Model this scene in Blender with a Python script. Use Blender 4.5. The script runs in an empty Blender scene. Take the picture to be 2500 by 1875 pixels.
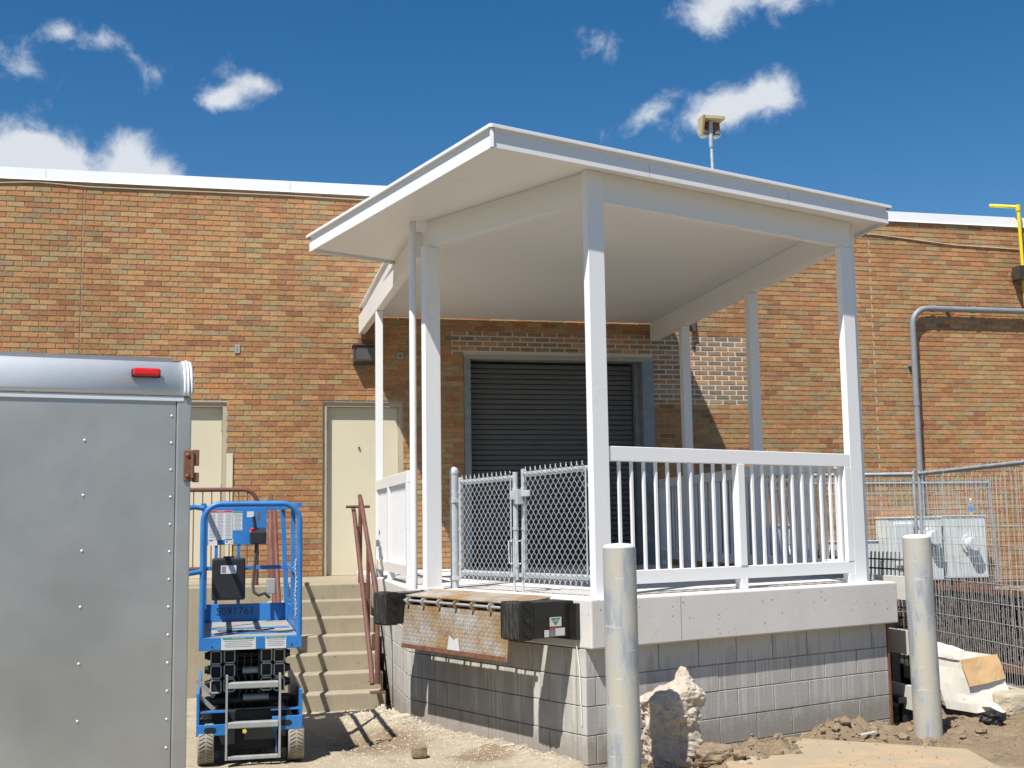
import bpy, bmesh, math, random
from mathutils import Vector, Matrix, noise
random.seed(7)
R = math.radians
sc = bpy.context.scene
col = sc.collection
# ------------------------------------------------------------------ camera
H = 1.72                                   # eye height above the yard
cam_d = bpy.data.cameras.new('camera'); cam = bpy.data.objects.new('camera', cam_d); col.objects.link(cam)
cam_d.sensor_width = 36; cam_d.lens = 43.2; cam_d.clip_start = 0.05; cam_d.clip_end = 3000
p_, r_, w_ = R(6.6), R(-0.82), R(13.49)
fw = Vector((0, math.cos(p_), math.sin(p_))); up = Vector((0, -math.sin(p_), math.cos(p_))); rt = Vector((1, 0, 0))
rt, up = math.cos(r_)*rt+math.sin(r_)*up, -math.sin(r_)*rt+math.cos(r_)*up
rz = Matrix.Rotation(-w_, 3, 'Z')
rt, up, fw = rz @ rt, rz @ up, rz @ fw
cam.matrix_world = Matrix(((rt.x, up.x, -fw.x, 0), (rt.y, up.y, -fw.y, 0), (rt.z, up.z, -fw.z, H), (0, 0, 0, 1)))
sc.camera = cam
# ------------------------------------------------------------------ light
SUN = Vector((0.445, 0.455, -1.0)).normalized()
sd = bpy.data.lights.new('sun', 'SUN'); sd.energy = 5.0; sd.angle = R(0.53); sd.color = (1.0, 0.955, 0.88)
so = bpy.data.objects.new('sun', sd); col.objects.link(so); so.rotation_euler = SUN.to_track_quat('-Z', 'Y').to_euler()
so.location = (-6, -8, 20)
sc.view_settings.view_transform = 'Standard'; sc.view_settings.look = 'None'
sc.view_settings.exposure = 0.50; sc.view_settings.gamma = 1.0
sc.cycles.max_bounces = 6; sc.cycles.diffuse_bounces = 3; sc.cycles.glossy_bounces = 3; sc.cycles.transmission_bounces = 4; sc.cycles.caustics_reflective = False; sc.cycles.caustics_refractive = False
world = bpy.data.worlds.new('World'); sc.world = world; world.use_nodes = True
wn, wl = world.node_tree.nodes, world.node_tree.links
wn.clear()
def N(nodes, t, **kw):
    n = nodes.new(t)
    for k, v in kw.items(): setattr(n, k, v)
    return n
sky = N(wn, 'ShaderNodeTexSky', sky_type='NISHITA', sun_disc=False)
sky.sun_elevation = math.asin(-SUN.z); sky.sun_rotation = math.atan2(-SUN.x, -SUN.y)
sky.altitude = 250; sky.air_density = 1.0; sky.dust_density = 0.25; sky.ozone_density = 2.2
hs = N(wn, 'ShaderNodeHueSaturation'); hs.inputs['Saturation'].default_value = 1.38; hs.inputs['Value'].default_value = 1.19
wl.new(sky.outputs[0], hs.inputs['Color'])
tc = N(wn, 'ShaderNodeTexCoord')
def wmath(op, a, b=None, clamp=False):
    n = N(wn, 'ShaderNodeMath', operation=op); n.use_clamp = clamp
    for i, v in enumerate((a, b)):
        if v is None: continue
        if isinstance(v, (int, float)): n.inputs[i].default_value = v
        else: wl.new(v, n.inputs[i])
    return n.outputs[0]
def wdot(v):
    n = N(wn, 'ShaderNodeVectorMath', operation='DOT_PRODUCT'); wl.new(tc.outputs['Generated'], n.inputs[0]); n.inputs[1].default_value = v
    return n.outputs['Value']
def wnoise(scale, detail, rough, dist=0.0, off=(0, 0, 0)):
    mp = N(wn, 'ShaderNodeMapping'); mp.inputs['Location'].default_value = off; wl.new(tc.outputs['Generated'], mp.inputs[0])
    n = N(wn, 'ShaderNodeTexNoise'); n.inputs['Scale'].default_value = scale; n.inputs['Detail'].default_value = detail
    n.inputs['Roughness'].default_value = rough; n.inputs['Distortion'].default_value = dist; wl.new(mp.outputs[0], n.inputs['Vector'])
    return n.outputs['Fac']
# small fair-weather clouds: (direction, half width, half height, tilt, strength)
CLOUDS = [((-0.118, 0.9225, 0.366), .020, .011, .55, .52), ((-0.093, 0.9262, 0.365), .022, .009, .10, .52),
          ((-0.067, 0.9305, 0.357), .026, .010, -.62, .60), ((-0.048, 0.937, 0.344), .013, .018, -.3, .7),
          ((-0.1417, 0.93, 0.339), .030, .018, -.35, .60),
          ((0.003, 0.942, 0.337), .028, .012, .3, .66), ((0.012, 0.938, 0.346), .020, .017, -.5, .62),
          ((0.028, 0.939, 0.343), .016, .009, -.4, .8), ((0.0, 0.944, 0.33), .02, .008, .1, .8),
          ((-0.138, 0.9484, 0.284), .027, .030, -.5, 1.5), ((-0.158, 0.9493, 0.266), .050, .022, 0, 1.5), ((-0.110, 0.953, 0.270), .028, .016, -.5, 1.3),
          ((-0.068, 0.9554, 0.280), .027, .028, -.4, 1.4), ((-0.050, 0.958, 0.266), .034, .016, -.3, 1.25),
          ((0.370, 0.8425, 0.398), .036, .018, .05, 1.0), ((0.362, 0.849, 0.386), .016, .020, .5, .8),
          ((0.4222, 0.8175, 0.395), .028, .017, .2, .9),
          ((0.2877, 0.8818, 0.3737), .022, .015, -.6, .72),
          ((0.3203, 0.8919, 0.3194), .032, .013, .5, .85), ((0.372, 0.872, 0.317), .030, .014, .25, 1.0),
          ((0.397, 0.858, 0.326), .032, .018, .25, 1.25), ((0.416, 0.846, 0.331), .020, .016, -.1, 1.05),
          ((-0.55, 0.74, 0.38), .16, .06, .1, 1.2), ((0.85, 0.42, 0.33), .2, .06, -.1, 1.2), ((0.2, -0.9, 0.4), .25, .07, 0, 1.2),
          ((-0.9, -0.1, 0.42), .2, .07, .1, 1.2), ((0.7, -0.55, 0.45), .2, .08, .1, 1.1), ((-0.6, -0.7, 0.3), .2, .05, 0, 1.1)]
tot = None
for d, su, sv, tl, st in CLOUDS:
    c = Vector(d).normalized(); t1 = Vector((0, 0, 1)).cross(c).normalized() * -1; t2 = c.cross(t1).normalized()
    if t2.z < 0: t2 = -t2
    e1 = math.cos(tl)*t1+math.sin(tl)*t2; e2 = -math.sin(tl)*t1+math.cos(tl)*t2; e3 = e1.cross(e2)
    mp = N(wn, 'ShaderNodeMapping', vector_type='TEXTURE'); mp.inputs['Location'].default_value = c
    mp.inputs['Rotation'].default_value = Matrix((e1, e2, e3)).transposed().to_euler(); mp.inputs['Scale'].default_value = (su*1.9, sv*1.9, .4)
    wl.new(tc.outputs['Generated'], mp.inputs[0])
    gr = N(wn, 'ShaderNodeTexGradient', gradient_type='QUADRATIC_SPHERE'); wl.new(mp.outputs[0], gr.inputs[0])
    g = wmath('MULTIPLY', gr.outputs['Fac'], st*1.25)
    tot = g if tot is None else wmath('ADD', tot, g)
n1 = wnoise(34, 12, .63, .35); n2 = wnoise(11, 4, .5, .2, (3, 1, 2))
nn = wmath('ADD', wmath('MULTIPLY', wmath('SUBTRACT', n1, .5), 3.0), wmath('MULTIPLY', wmath('SUBTRACT', n2, .5), .9))
den = wmath('SUBTRACT', wmath('ADD', wmath('MULTIPLY', tot, 1.15), wmath('MULTIPLY', nn, wmath('MULTIPLY', tot, 5.0, True))), .30)
mr = N(wn, 'ShaderNodeMapRange', interpolation_type='SMOOTHSTEP'); wl.new(den, mr.inputs[0])
mr.inputs[1].default_value = -.05; mr.inputs[2].default_value = 1.25; mr.inputs[3].default_value = 0; mr.inputs[4].default_value = .96
ccol = N(wn, 'ShaderNodeMix', data_type='RGBA'); wl.new(wmath('MULTIPLY', den, .8, True), ccol.inputs[0])
SKY = 0.060
CL = .66/SKY
ccol.inputs[6].default_value = (.60*CL, .69*CL, .82*CL, 1); ccol.inputs[7].default_value = (.80*CL, .84*CL, .90*CL, 1)
cm = N(wn, 'ShaderNodeMix', data_type='RGBA'); wl.new(mr.outputs[0], cm.inputs[0]); wl.new(hs.outputs[0], cm.inputs[6]); wl.new(ccol.outputs[2], cm.inputs[7])
bg = N(wn, 'ShaderNodeBackground'); bg.inputs[1].default_value = SKY; wl.new(cm.outputs[2], bg.inputs[0])
wo = N(wn, 'ShaderNodeOutputWorld'); wl.new(bg.outputs[0], wo.inputs[0])
# ------------------------------------------------------------------ mesh helpers
Z3 = Vector((0, 0, 1))
class MB:
    def __init__(s): s.v = []; s.f = []; s.sm = []
    def add(s, vs, fs, sm=False):
        o = len(s.v); s.v += [tuple(v) for v in vs]
        for f in fs: s.f.append(tuple(i+o for i in f)); s.sm.append(sm)
        return s
    def obox(s, c, ex, ey, ez):
        c, ex, ey, ez = map(Vector, (c, ex, ey, ez))
        vs = [c+i*ex+j*ey+k*ez for i in (-1, 1) for j in (-1, 1) for k in (-1, 1)]
        fs = [(0, 1, 3, 2), (4, 6, 7, 5), (0, 4, 5, 1), (2, 3, 7, 6), (0, 2, 6, 4), (1, 5, 7, 3)]
        if ex.cross(ey).dot(ez) < 0: fs = [f[::-1] for f in fs]
        return s.add(vs, fs)
    def box(s, x0, x1, y0, y1, z0, z1):
        return s.obox(((x0+x1)/2, (y0+y1)/2, (z0+z1)/2), ((x1-x0)/2, 0, 0), (0, (y1-y0)/2, 0), (0, 0, (z1-z0)/2))
    def bar(s, p, q, w, h, upv=Z3):
        p, q = Vector(p), Vector(q); d = (q-p); L = d.length; d.normalize()
        upv = Vector(upv)
        if abs(d.dot(upv)) > .99: upv = Vector((0, 1, 0))
        sd_ = d.cross(upv).normalized(); u = sd_.cross(d)
        return s.obox((p+q)/2, d*L/2, sd_*w/2, u*h/2)
    def cyl(s, p, q, r, n=12, r2=None, caps=True):
        p, q = Vector(p), Vector(q); d = (q-p).normalized(); r2 = r if r2 is None else r2
        a = d.cross(Z3 if abs(d.z) < .9 else Vector((1, 0, 0))).normalized(); b = d.cross(a)
        vs = []
        for i in range(n):
            t = 2*math.pi*i/n; e = a*math.cos(t)+b*math.sin(t); vs += [p+e*r, q+e*r2]
        s.add(vs, [(2*i, 2*i+1, (2*i+3) % (2*n), (2*i+2) % (2*n)) for i in range(n)], True)
        if caps: s.add(vs, [tuple(2*i for i in range(n)), tuple(2*i+1 for i in reversed(range(n)))])
        return s
    def tube(s, pts, r, n=8, closed=False):
        pts = [Vector(p) for p in pts]; m = len(pts); rings = []; pa = None
        for i, p in enumerate(pts):
            if closed: d = pts[(i+1) % m]-pts[i-1]
            else: d = (pts[min(i+1, m-1)]-pts[max(i-1, 0)])
            d.normalize()
            if pa is None: a = d.cross(Z3 if abs(d.z) < .9 else Vector((1, 0, 0))).normalized()
            else: a = (pa-d*pa.dot(d)).normalized()
            pa = a; b = d.cross(a)
            rings.append([p+(a*math.cos(2*math.pi*k/n)+b*math.sin(2*math.pi*k/n))*r for k in range(n)])
        vs = [v for g in rings for v in g]; fs = []
        for i in range(m if closed else m-1):
            j = (i+1) % m
            for k in range(n): fs.append((i*n+k, i*n+(k+1) % n, j*n+(k+1) % n, j*n+k))
        s.add(vs, fs, True)
        if not closed: s.add(rings[0]+rings[-1], [tuple(reversed(range(n))), tuple(range(n, 2*n))])
        return s
    def prism(s, poly, z0, z1):
        n = len(poly)
        ar = sum(poly[i][0]*poly[(i+1) % n][1]-poly[(i+1) % n][0]*poly[i][1] for i in range(n))
        if ar < 0: poly = poly[::-1]
        vs = [(x, y, z0) for x, y in poly]+[(x, y, z1) for x, y in poly]
        return s.add(vs, [tuple(reversed(range(n))), tuple(range(n, 2*n))]+[(i, (i+1) % n, (i+1) % n+n, i+n) for i in range(n)])
    def ext(s, poly3, d):
        n = len(poly3); d = Vector(d); a = [Vector(p) for p in poly3]; b = [p+d for p in a]
        nm = Vector((0, 0, 0))
        for i in range(n): nm += a[i].cross(a[(i+1) % n])
        fs = [tuple(range(n)), tuple(reversed(range(n, 2*n)))]+[((i+1) % n, i, i+n, (i+1) % n+n) for i in range(n)]
        if nm.dot(d) > 0: fs = [f[::-1] for f in fs]
        return s.add(a+b, fs)
    def lathe(s, c, prof, n=24):
        c = Vector(c); m = len(prof); vs = []
        for r, z in prof:
            for k in range(n): vs.append(c+Vector((r*math.cos(2*math.pi*k/n), r*math.sin(2*math.pi*k/n), z)))
        return s.add(vs, [(i*n+k, i*n+(k+1) % n, (i+1)*n+(k+1) % n, (i+1)*n+k) for i in range(m-1) for k in range(n)], True)
    def mesh(s, name, mat):
        me = bpy.data.meshes.new(name); me.from_pydata(s.v, [], s.f); me.materials.append(mat)
        me.polygons.foreach_set('use_smooth', s.sm); me.update(); return me
def tag(o, label=None, cat=None, group=None, kind=None):
    if label: o['label'] = label
    if cat: o['category'] = cat
    if group: o['group'] = group
    if kind: o['kind'] = kind
    return o
def link(name, me, parent=None, loc=None):
    o = bpy.data.objects.new(name, me); col.objects.link(o)
    if parent is not None: o.parent = parent
    if loc is not None: o.location = loc
    return o
def wloc(q):
    v = Vector((0, 0, 0))
    while q is not None: v += Vector(q.location); q = q.parent
    return v
def obj(name, mb, mat, parent=None, bev=0, seg=2, world_at=None):
    o = link(name, mb.mesh(name, mat), parent)
    if parent is not None:
        pl = wloc(parent)
        o.location = -pl
    if bev:
        m = o.modifiers.new('bevel', 'BEVEL'); m.width = bev; m.segments = seg; m.limit_method = 'ANGLE'; m.angle_limit = R(40); m.harden_normals = False
    return o
def thing(name, label, cat, loc=(0, 0, 0), group=None):
    o = link(name, None); o.location = loc; o.empty_display_size = .1
    return tag(o, label, cat, group)
# ------------------------------------------------------------------ material helpers
def newmat(name):
    m = bpy.data.materials.new(name); m.use_nodes = True; nt = m.node_tree
    b = nt.nodes['Principled BSDF']; return m, nt, b
def lk(nt, a, b): nt.links.new(a, b)
def posn(nt, scale=(1, 1, 1)):
    g = N(nt.nodes, 'ShaderNodeNewGeometry'); mp = N(nt.nodes, 'ShaderNodeMapping'); mp.inputs['Scale'].default_value = scale
    lk(nt, g.outputs['Position'], mp.inputs[0]); return mp.outputs[0]
def tnoise(nt, v, scale, detail=4, rough=.55, dist=0):
    n = N(nt.nodes, 'ShaderNodeTexNoise'); n.inputs['Scale'].default_value = scale; n.inputs['Detail'].default_value = detail
    n.inputs['Roughness'].default_value = rough; n.inputs['Distortion'].default_value = dist; lk(nt, v, n.inputs['Vector']); return n.outputs['Fac']
def ramp(nt, fac, stops, interp='LINEAR'):
    r = N(nt.nodes, 'ShaderNodeValToRGB'); r.color_ramp.interpolation = interp; el = r.color_ramp.elements
    while len(el) < len(stops): el.new(.5)
    for e, (p, c) in zip(el, stops):
        e.position = p; e.color = (c, c, c, 1) if isinstance(c, (int, float)) else (*c, 1)
    lk(nt, fac, r.inputs[0]); return r.outputs[0]
def mix(nt, fac, a, b, blend='MIX'):
    n = N(nt.nodes, 'ShaderNodeMix', data_type='RGBA', blend_type=blend)
    for i, v in ((0, fac), (6, a), (7, b)):
        if isinstance(v, (int, float)): n.inputs[i].default_value = v
        elif isinstance(v, tuple): n.inputs[i].default_value = (*v, 1)
        else: lk(nt, v, n.inputs[i])
    return n.outputs[2]
def mth(nt, op, a, b=None, clamp=False):
    n = N(nt.nodes, 'ShaderNodeMath', operation=op); n.use_clamp = clamp
    for i, v in enumerate((a, b)):
        if v is None: continue
        if isinstance(v, (int, float)): n.inputs[i].default_value = v
        else: lk(nt, v, n.inputs[i])
    return n.outputs[0]
def bump(nt, b, h, strength, dist=.01):
    n = N(nt.nodes, 'ShaderNodeBump'); n.inputs['Strength'].default_value = strength; n.inputs['Distance'].default_value = dist
    lk(nt, h, n.inputs['Height']); lk(nt, n.outputs[0], b.inputs['Normal'])
def simple(name, c, rough=.5, metal=0, var=.12, scale=3.0, fine=40, bmp=.1, scratch=None, spec=None, sv=(1, 1, 1)):
    """one paint / metal / plastic with uneven tone, a little dirt and fine relief"""
    m, nt, b = newmat(name); v = posn(nt, sv)
    a = tnoise(nt, v, scale, 5, .6); f = tnoise(nt, v, fine, 3, .6)
    k = mth(nt, 'ADD', mth(nt, 'MULTIPLY', a, .7), mth(nt, 'MULTIPLY', f, .3))
    dk = tuple(x*(1-var) for x in c); lt = tuple(min(1, x*(1+var*.6)) for x in c)
    cc = ramp(nt, k, [(.3, dk), (.7, lt)])
    if scratch:
        sc_, amt, lo = scratch
        s_ = tnoise(nt, v, 9, 8, .72, .4)
        cc = mix(nt, ramp(nt, s_, [(lo, 0.0), (lo+.05, amt)]), cc, sc_)
    lk(nt, cc, b.inputs['Base Color'])
    lk(nt, ramp(nt, a, [(.3, max(0, rough-.08)), (.7, min(1, rough+.1))]), b.inputs['Roughness'])
    b.inputs['Metallic'].default_value = metal
    if spec is not None: b.inputs['Specular IOR Level'].default_value = spec
    if bmp: bump(nt, b, f, bmp, .004)
    return m
M = {}
M['white'] = simple('white_paint', (.80, .80, .80), .34, 0, .02, 1.2, 30, 0)
M['soffit'] = simple('soffit_panel', (.78, .77, .745), .42, 0, .012, .5, 6, 0)
M['coping'] = simple('coping_metal', (.78, .79, .80), .35, 0, .05, .8, 20, .03)
M['galv'] = simple('galvanised', (.58, .61, .63), .42, .35, .2, 14, 60, .08)
M['galvd'] = simple('galvanised_dull', (.40, .44, .47), .5, .35, .25, 10, 60, .08)
M['blue'] = simple('blue_paint', (.03, .185, .50), .40, 0, .20, 7, 60, .06, ((.26, .30, .34), .75, .655))
M['black'] = simple('black_plastic', (.022, .022, .024), .42, 0, .3, 8, 90, .15)
M['blackm'] = simple('black_steel', (.018, .017, .016), .38, 0, .35, 6, 60, .25, ((.22, .19, .15), .8, .66))
M['dark'] = simple('dark_void', (.012, .012, .013), .6, 0, .3, 8, 60, .1)
M['hose'] = simple('hose', (.05, .05, .052), .5, 0, .3, 20, 90, .1)
M['rustred'] = simple('rust_red_pipe', (.145, .056, .042), .65, 0, .4, 9, 60, .25, ((.40, .28, .23), .8, .65))
M['rust'] = simple('rust', (.20, .085, .045), .75, 0, .45, 12, 70, .4)
M['rustdark'] = simple('rusted_wire', (.13, .09, .07), .8, 0, .4, 12, 70, .3)
M['door'] = simple('door_beige', (.60, .55, .41), .45, 0, .04, 1.5, 30, .04)
M['frame'] = simple('door_frame', (.42, .38, .29), .5, 0, .08, 3, 30, .05)
M['slat'] = simple('shutter_grey', (.105, .105, .104), .6, 0, .15, 2.5, 40, .0)
M['jamb'] = simple('jamb_steel', (.23, .27, .29), .48, .2, .35, 9, 60, .1)
M['lintel'] = simple('lintel', (.36, .35, .31), .6, 0, .1, 3, 30, .08)
M['bronze'] = simple('bronze_paint', (.07, .055, .045), .5, 0, .2, 5, 40, .05)
M['lightgrey'] = simple('cabinet_grey', (.62, .66, .66), .4, 0, .06, 2, 30, .04)
M['yellow'] = simple('yellow_pipe', (.72, .58, .02), .4, 0, .1, 5, 40, .04)
M['conduit'] = simple('grey_conduit', (.24, .25, .27), .5, .1, .15, 5, 40, .04)
M['red'] = simple('red_plastic', (.68, .02, .02), .25, 0, .1, 10, 40, .02)
M['tyre'] = simple('grey_tyre', (.30, .265, .215), .75, 0, .15, 10, 90, .3)
M['label'] = simple('label_white', (.60, .61, .62), .4, 0, .06, 8, 60, .02)
M['labelred'] = simple('label_red', (.52, .06, .06), .4, 0, .06, 8, 60, 0)
M['labelgreen'] = simple('label_green', (.06, .26, .15), .4, 0, .06, 8, 60, 0)
M['labelink'] = simple('label_ink', (.20, .21, .24), .5, 0, .06, 8, 60, 0)
M['ink'] = simple('stencil_ink', (.02, .03, .06), .5, 0, .06, 8, 60, 0)
M['labelyellow'] = simple('label_yellow', (.72, .55, .08), .4, 0, .06, 8, 60, 0)
M['labelblue'] = simple('label_blue', (.05, .18, .5), .4, 0, .06, 8, 60, 0)
M['grit'] = simple('deck_plate', (.36, .35, .31), .6, .1, .25, 9, 60, .2)
M['ladder'] = simple('ladder_grey', (.40, .41, .40), .5, .3, .15, 9, 60, .1)
M['stack'] = simple('stack_edge', (.52, .55, .53), .45, .3, .15, 9, 60, .05)
M['pvc'] = simple('white_pvc', (.66, .655, .60), .45, 0, .06, 2, 30, .03, sv=(6, 1, 12))
M['card'] = simple('carton_white', (.70, .67, .60), .7, 0, .14, 4, 30, .1, ((.42, .33, .22), .6, .63))
M['kraft'] = simple('kraft_flap', (.54, .355, .175), .75, 0, .08, 4, 30, .08)
M['tan'] = simple('tan_board', (.46, .38, .20), .6, 0, .1, 5, 30, .05)
M['stone'] = simple('pale_stone', (.50, .44, .36), .9, 0, .4, 9, 50, .7)
M['pad'] = simple('paver_concrete', (.42, .37, .27), .9, 0, .2, 6, 60, .4)
def mat_trailer():
    m, nt, b = newmat('trailer_aluminium'); v = posn(nt, (1, 1, 1)); s_ = posn(nt, (70, 70, 1.2))
    a = tnoise(nt, v, 2.2, 4, .5); st = tnoise(nt, s_, 3, 3, .6)
    lk(nt, ramp(nt, mth(nt, 'ADD', mth(nt, 'MULTIPLY', a, .85), mth(nt, 'MULTIPLY', st, .15)), [(.3, (.46, .445, .42)), (.7, (.55, .535, .505))]), b.inputs['Base Color'])
    b.inputs['Metallic'].default_value = .72
    lk(nt, ramp(nt, a, [(.3, .34), (.7, .48)]), b.inputs['Roughness']); bump(nt, b, mth(nt, 'ADD', a, mth(nt, 'MULTIPLY', tnoise(nt, v, 5, 3), .3)), .22, .03); return m
M['trailer'] = mat_trailer()
M['trim'] = simple('bright_trim', (.72, .74, .76), .36, .25, .05, 3, 30, .02)
def mat_brick(patch=False):
    m, nt, b = newmat('patch_brick' if patch else 'face_brick'); g = N(nt.nodes, 'ShaderNodeNewGeometry'); s = N(nt.nodes, 'ShaderNodeSeparateXYZ'); lk(nt, g.outputs['Position'], s.inputs[0])
    row = mth(nt, 'FLOOR', mth(nt, 'DIVIDE', s.outputs[2], BH))
    par = mth(nt, 'MODULO', mth(nt, 'ADD', row, 200), 2.0)
    cx = mth(nt, 'FLOOR', mth(nt, 'ADD', mth(nt, 'DIVIDE', s.outputs[0], BL), mth(nt, 'MULTIPLY', par, .5)))
    cv = N(nt.nodes, 'ShaderNodeCombineXYZ'); lk(nt, cx, cv.inputs[0]); lk(nt, row, cv.inputs[1])
    wnz = N(nt.nodes, 'ShaderNodeTexWhiteNoise', noise_dimensions='2D'); lk(nt, cv.outputs[0], wnz.inputs['Vector'])
    if patch: pal = ramp(nt, wnz.outputs['Value'], [(0, (.26, .20, .12)), (.3, (.33, .215, .115)), (.55, (.42, .25, .12)), (.75, (.30, .24, .15)), (.9, (.45, .28, .13))], 'CONSTANT')
    else: pal = ramp(nt, wnz.outputs['Value'], [(0, (0.3243, 0.1565, 0.0686)), (0.07, (0.3633, 0.1814, 0.0756)), (0.21, (0.4062, 0.2087, 0.0811)), (0.4, (0.3906, 0.222, 0.0865)), (0.56, (0.4101, 0.2516, 0.1006)), (0.68, (0.3828, 0.261, 0.1107)), (0.82, (0.3399, 0.2501, 0.1154)), (0.93, (0.3009, 0.222, 0.1099)), (0.97, (0.3867, 0.2126, 0.0998))], 'CONSTANT')
    sp = N(nt.nodes, 'ShaderNodeSeparateColor'); lk(nt, wnz.outputs['Color'], sp.inputs[0])
    v = g.outputs['Position']; f1 = tnoise(nt, v, 60, 5, .7); f2 = tnoise(nt, v, 9, 4, .6); big = tnoise(nt, v, .5, 3, .5)
    f3 = tnoise(nt, v, 22, 4, .65)
    k = mth(nt, 'ADD', mth(nt, 'MULTIPLY', f1, .45), mth(nt, 'ADD', mth(nt, 'MULTIPLY', f2, .3), mth(nt, 'ADD', mth(nt, 'MULTIPLY', big, .55), mth(nt, 'ADD', mth(nt, 'MULTIPLY', sp.outputs[1], .25), mth(nt, 'MULTIPLY', mth(nt, 'SUBTRACT', f3, .5), .7)))))
    c = mix(nt, 1.0, pal, ramp(nt, k, [(.42, (.62, .595, .66)), (1.08, (1.26, 1.21, 1.34))]), 'MULTIPLY')
    lk(nt, c, b.inputs['Base Color']); b.inputs['Roughness'].default_value = .85; b.inputs['Specular IOR Level'].default_value = .25
    bump(nt, b, mth(nt, 'ADD', f1, f3), .6, .008); return m
BL, BH = .2032, .0667
M['brick'] = mat_brick(); M['pbrick'] = mat_brick(True)
def mat_concrete(name, c, var=.15, pits=True, streak=0, stain=(.2, .16, .11), rough=.85):
    m, nt, b = newmat(name); v = posn(nt); a = tnoise(nt, v, 1.6, 6, .6); f = tnoise(nt, v, 45, 4, .65); w = tnoise(nt, v, 7, 5, .65)
    k = mth(nt, 'ADD', mth(nt, 'MULTIPLY', a, .45), mth(nt, 'ADD', mth(nt, 'MULTIPLY', w, .35), mth(nt, 'MULTIPLY', f, .2)))
    cc = ramp(nt, k, [(.3, tuple(x*(1-var) for x in c)), (.7, tuple(min(1, x*(1+var*.6)) for x in c))])
    h = f
    if pits:
        vo = N(nt.nodes, 'ShaderNodeTexVoronoi'); vo.inputs['Scale'].default_value = 17; vo.inputs['Randomness'].default_value = 1; lk(nt, v, vo.inputs['Vector'])
        msk = tnoise(nt, v, 5, 3, .6)
        pit = mth(nt, 'MULTIPLY', ramp(nt, vo.outputs['Distance'], [(.10, 1.0), (.17, 0.0)]), ramp(nt, msk, [(.47, 0.0), (.56, 1.0)]))
        cc = mix(nt, mth(nt, 'MULTIPLY', pit, .75), cc, tuple(x*.35 for x in c)); h = mth(nt, 'SUBTRACT', mth(nt, 'MULTIPLY', f, .3), pit)
    if streak:
        sv = posn(nt, (9, 9, .55)); s1 = tnoise(nt, sv, 1.4, 5, .6); s2 = tnoise(nt, posn(nt, (30, 30, 1.1)), 1.0, 3, .5)
        cc = mix(nt, mth(nt, 'MULTIPLY', ramp(nt, s1, [(.50, 0.0), (.68, 1.0)]), streak), cc, stain)
        cc = mix(nt, mth(nt, 'MULTIPLY', ramp(nt, s2, [(.60, 0.0), (.72, 1.0)]), streak*.8), cc, tuple(min(1, x*1.35) for x in c))
    lk(nt, cc, b.inputs['Base Color']); b.inputs['Roughness'].default_value = rough; b.inputs['Specular IOR Level'].default_value = .2
    bump(nt, b, h, .35, .006); return m
M['slab'] = mat_concrete('slab_concrete', (.63, .61, .585), .10)
def block_stains(m):
    nt = m.node_tree; b = nt.nodes['Principled BSDF']; src = b.inputs['Base Color'].links[0].from_socket
    g = N(nt.nodes, 'ShaderNodeNewGeometry'); s = N(nt.nodes, 'ShaderNodeSeparateXYZ'); lk(nt, g.outputs['Position'], s.inputs[0])
    fl = posn(nt, (1, 1, .02)); d1 = tnoise(nt, fl, 26, 4, .7); d2 = tnoise(nt, fl, 9, 3, .6); wv = tnoise(nt, posn(nt), 14, 4, .6)
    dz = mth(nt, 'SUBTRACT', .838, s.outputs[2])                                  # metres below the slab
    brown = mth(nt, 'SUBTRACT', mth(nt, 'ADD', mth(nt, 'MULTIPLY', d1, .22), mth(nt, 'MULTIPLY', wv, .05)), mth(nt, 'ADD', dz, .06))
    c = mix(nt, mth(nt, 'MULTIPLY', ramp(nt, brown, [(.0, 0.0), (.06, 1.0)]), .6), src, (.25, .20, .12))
    ln = mth(nt, 'SUBTRACT', mth(nt, 'MULTIPLY', mth(nt, 'POWER', mth(nt, 'MULTIPLY', mth(nt, 'MULTIPLY', d1, d2), 4.0), 4.0), .30), dz)
    c = mix(nt, mth(nt, 'MULTIPLY', ramp(nt, ln, [(.0, 0.0), (.05, 1.0)]), .55), c, (.58, .56, .52))
    dirt = mth(nt, 'SUBTRACT', mth(nt, 'ADD', mth(nt, 'MULTIPLY', wv, .35), mth(nt, 'MULTIPLY', d2, .22)), s.outputs[2])
    c = mix(nt, mth(nt, 'MULTIPLY', ramp(nt, dirt, [(.0, 0.0), (.16, 1.0)]), .55), c, (.23, .19, .15))
    lk(nt, c, b.inputs['Base Color']); return m
M['block'] = mat_concrete('block_concrete', (.43, .415, .395), .17, False, .24, (.25, .225, .19))
block_stains(M['block'])
M['joint'] = mat_concrete('block_mortar', (.42, .39, .35), .15, False, .2)
M['step'] = mat_concrete('step_concrete', (.34, .295, .215), .2, True, .18, (.22, .18, .12))
M['mortar'] = mat_concrete('brick_mortar', (.44, .365, .275), .14, False, .12, (.3, .22, .14))
M['whitemortar'] = mat_concrete('pale_mortar', (.62, .58, .52), .1, False)
M['rubble'] = mat_concrete('broken_concrete', (.46, .40, .335), .38, True)
M['bollard'] = None
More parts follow.
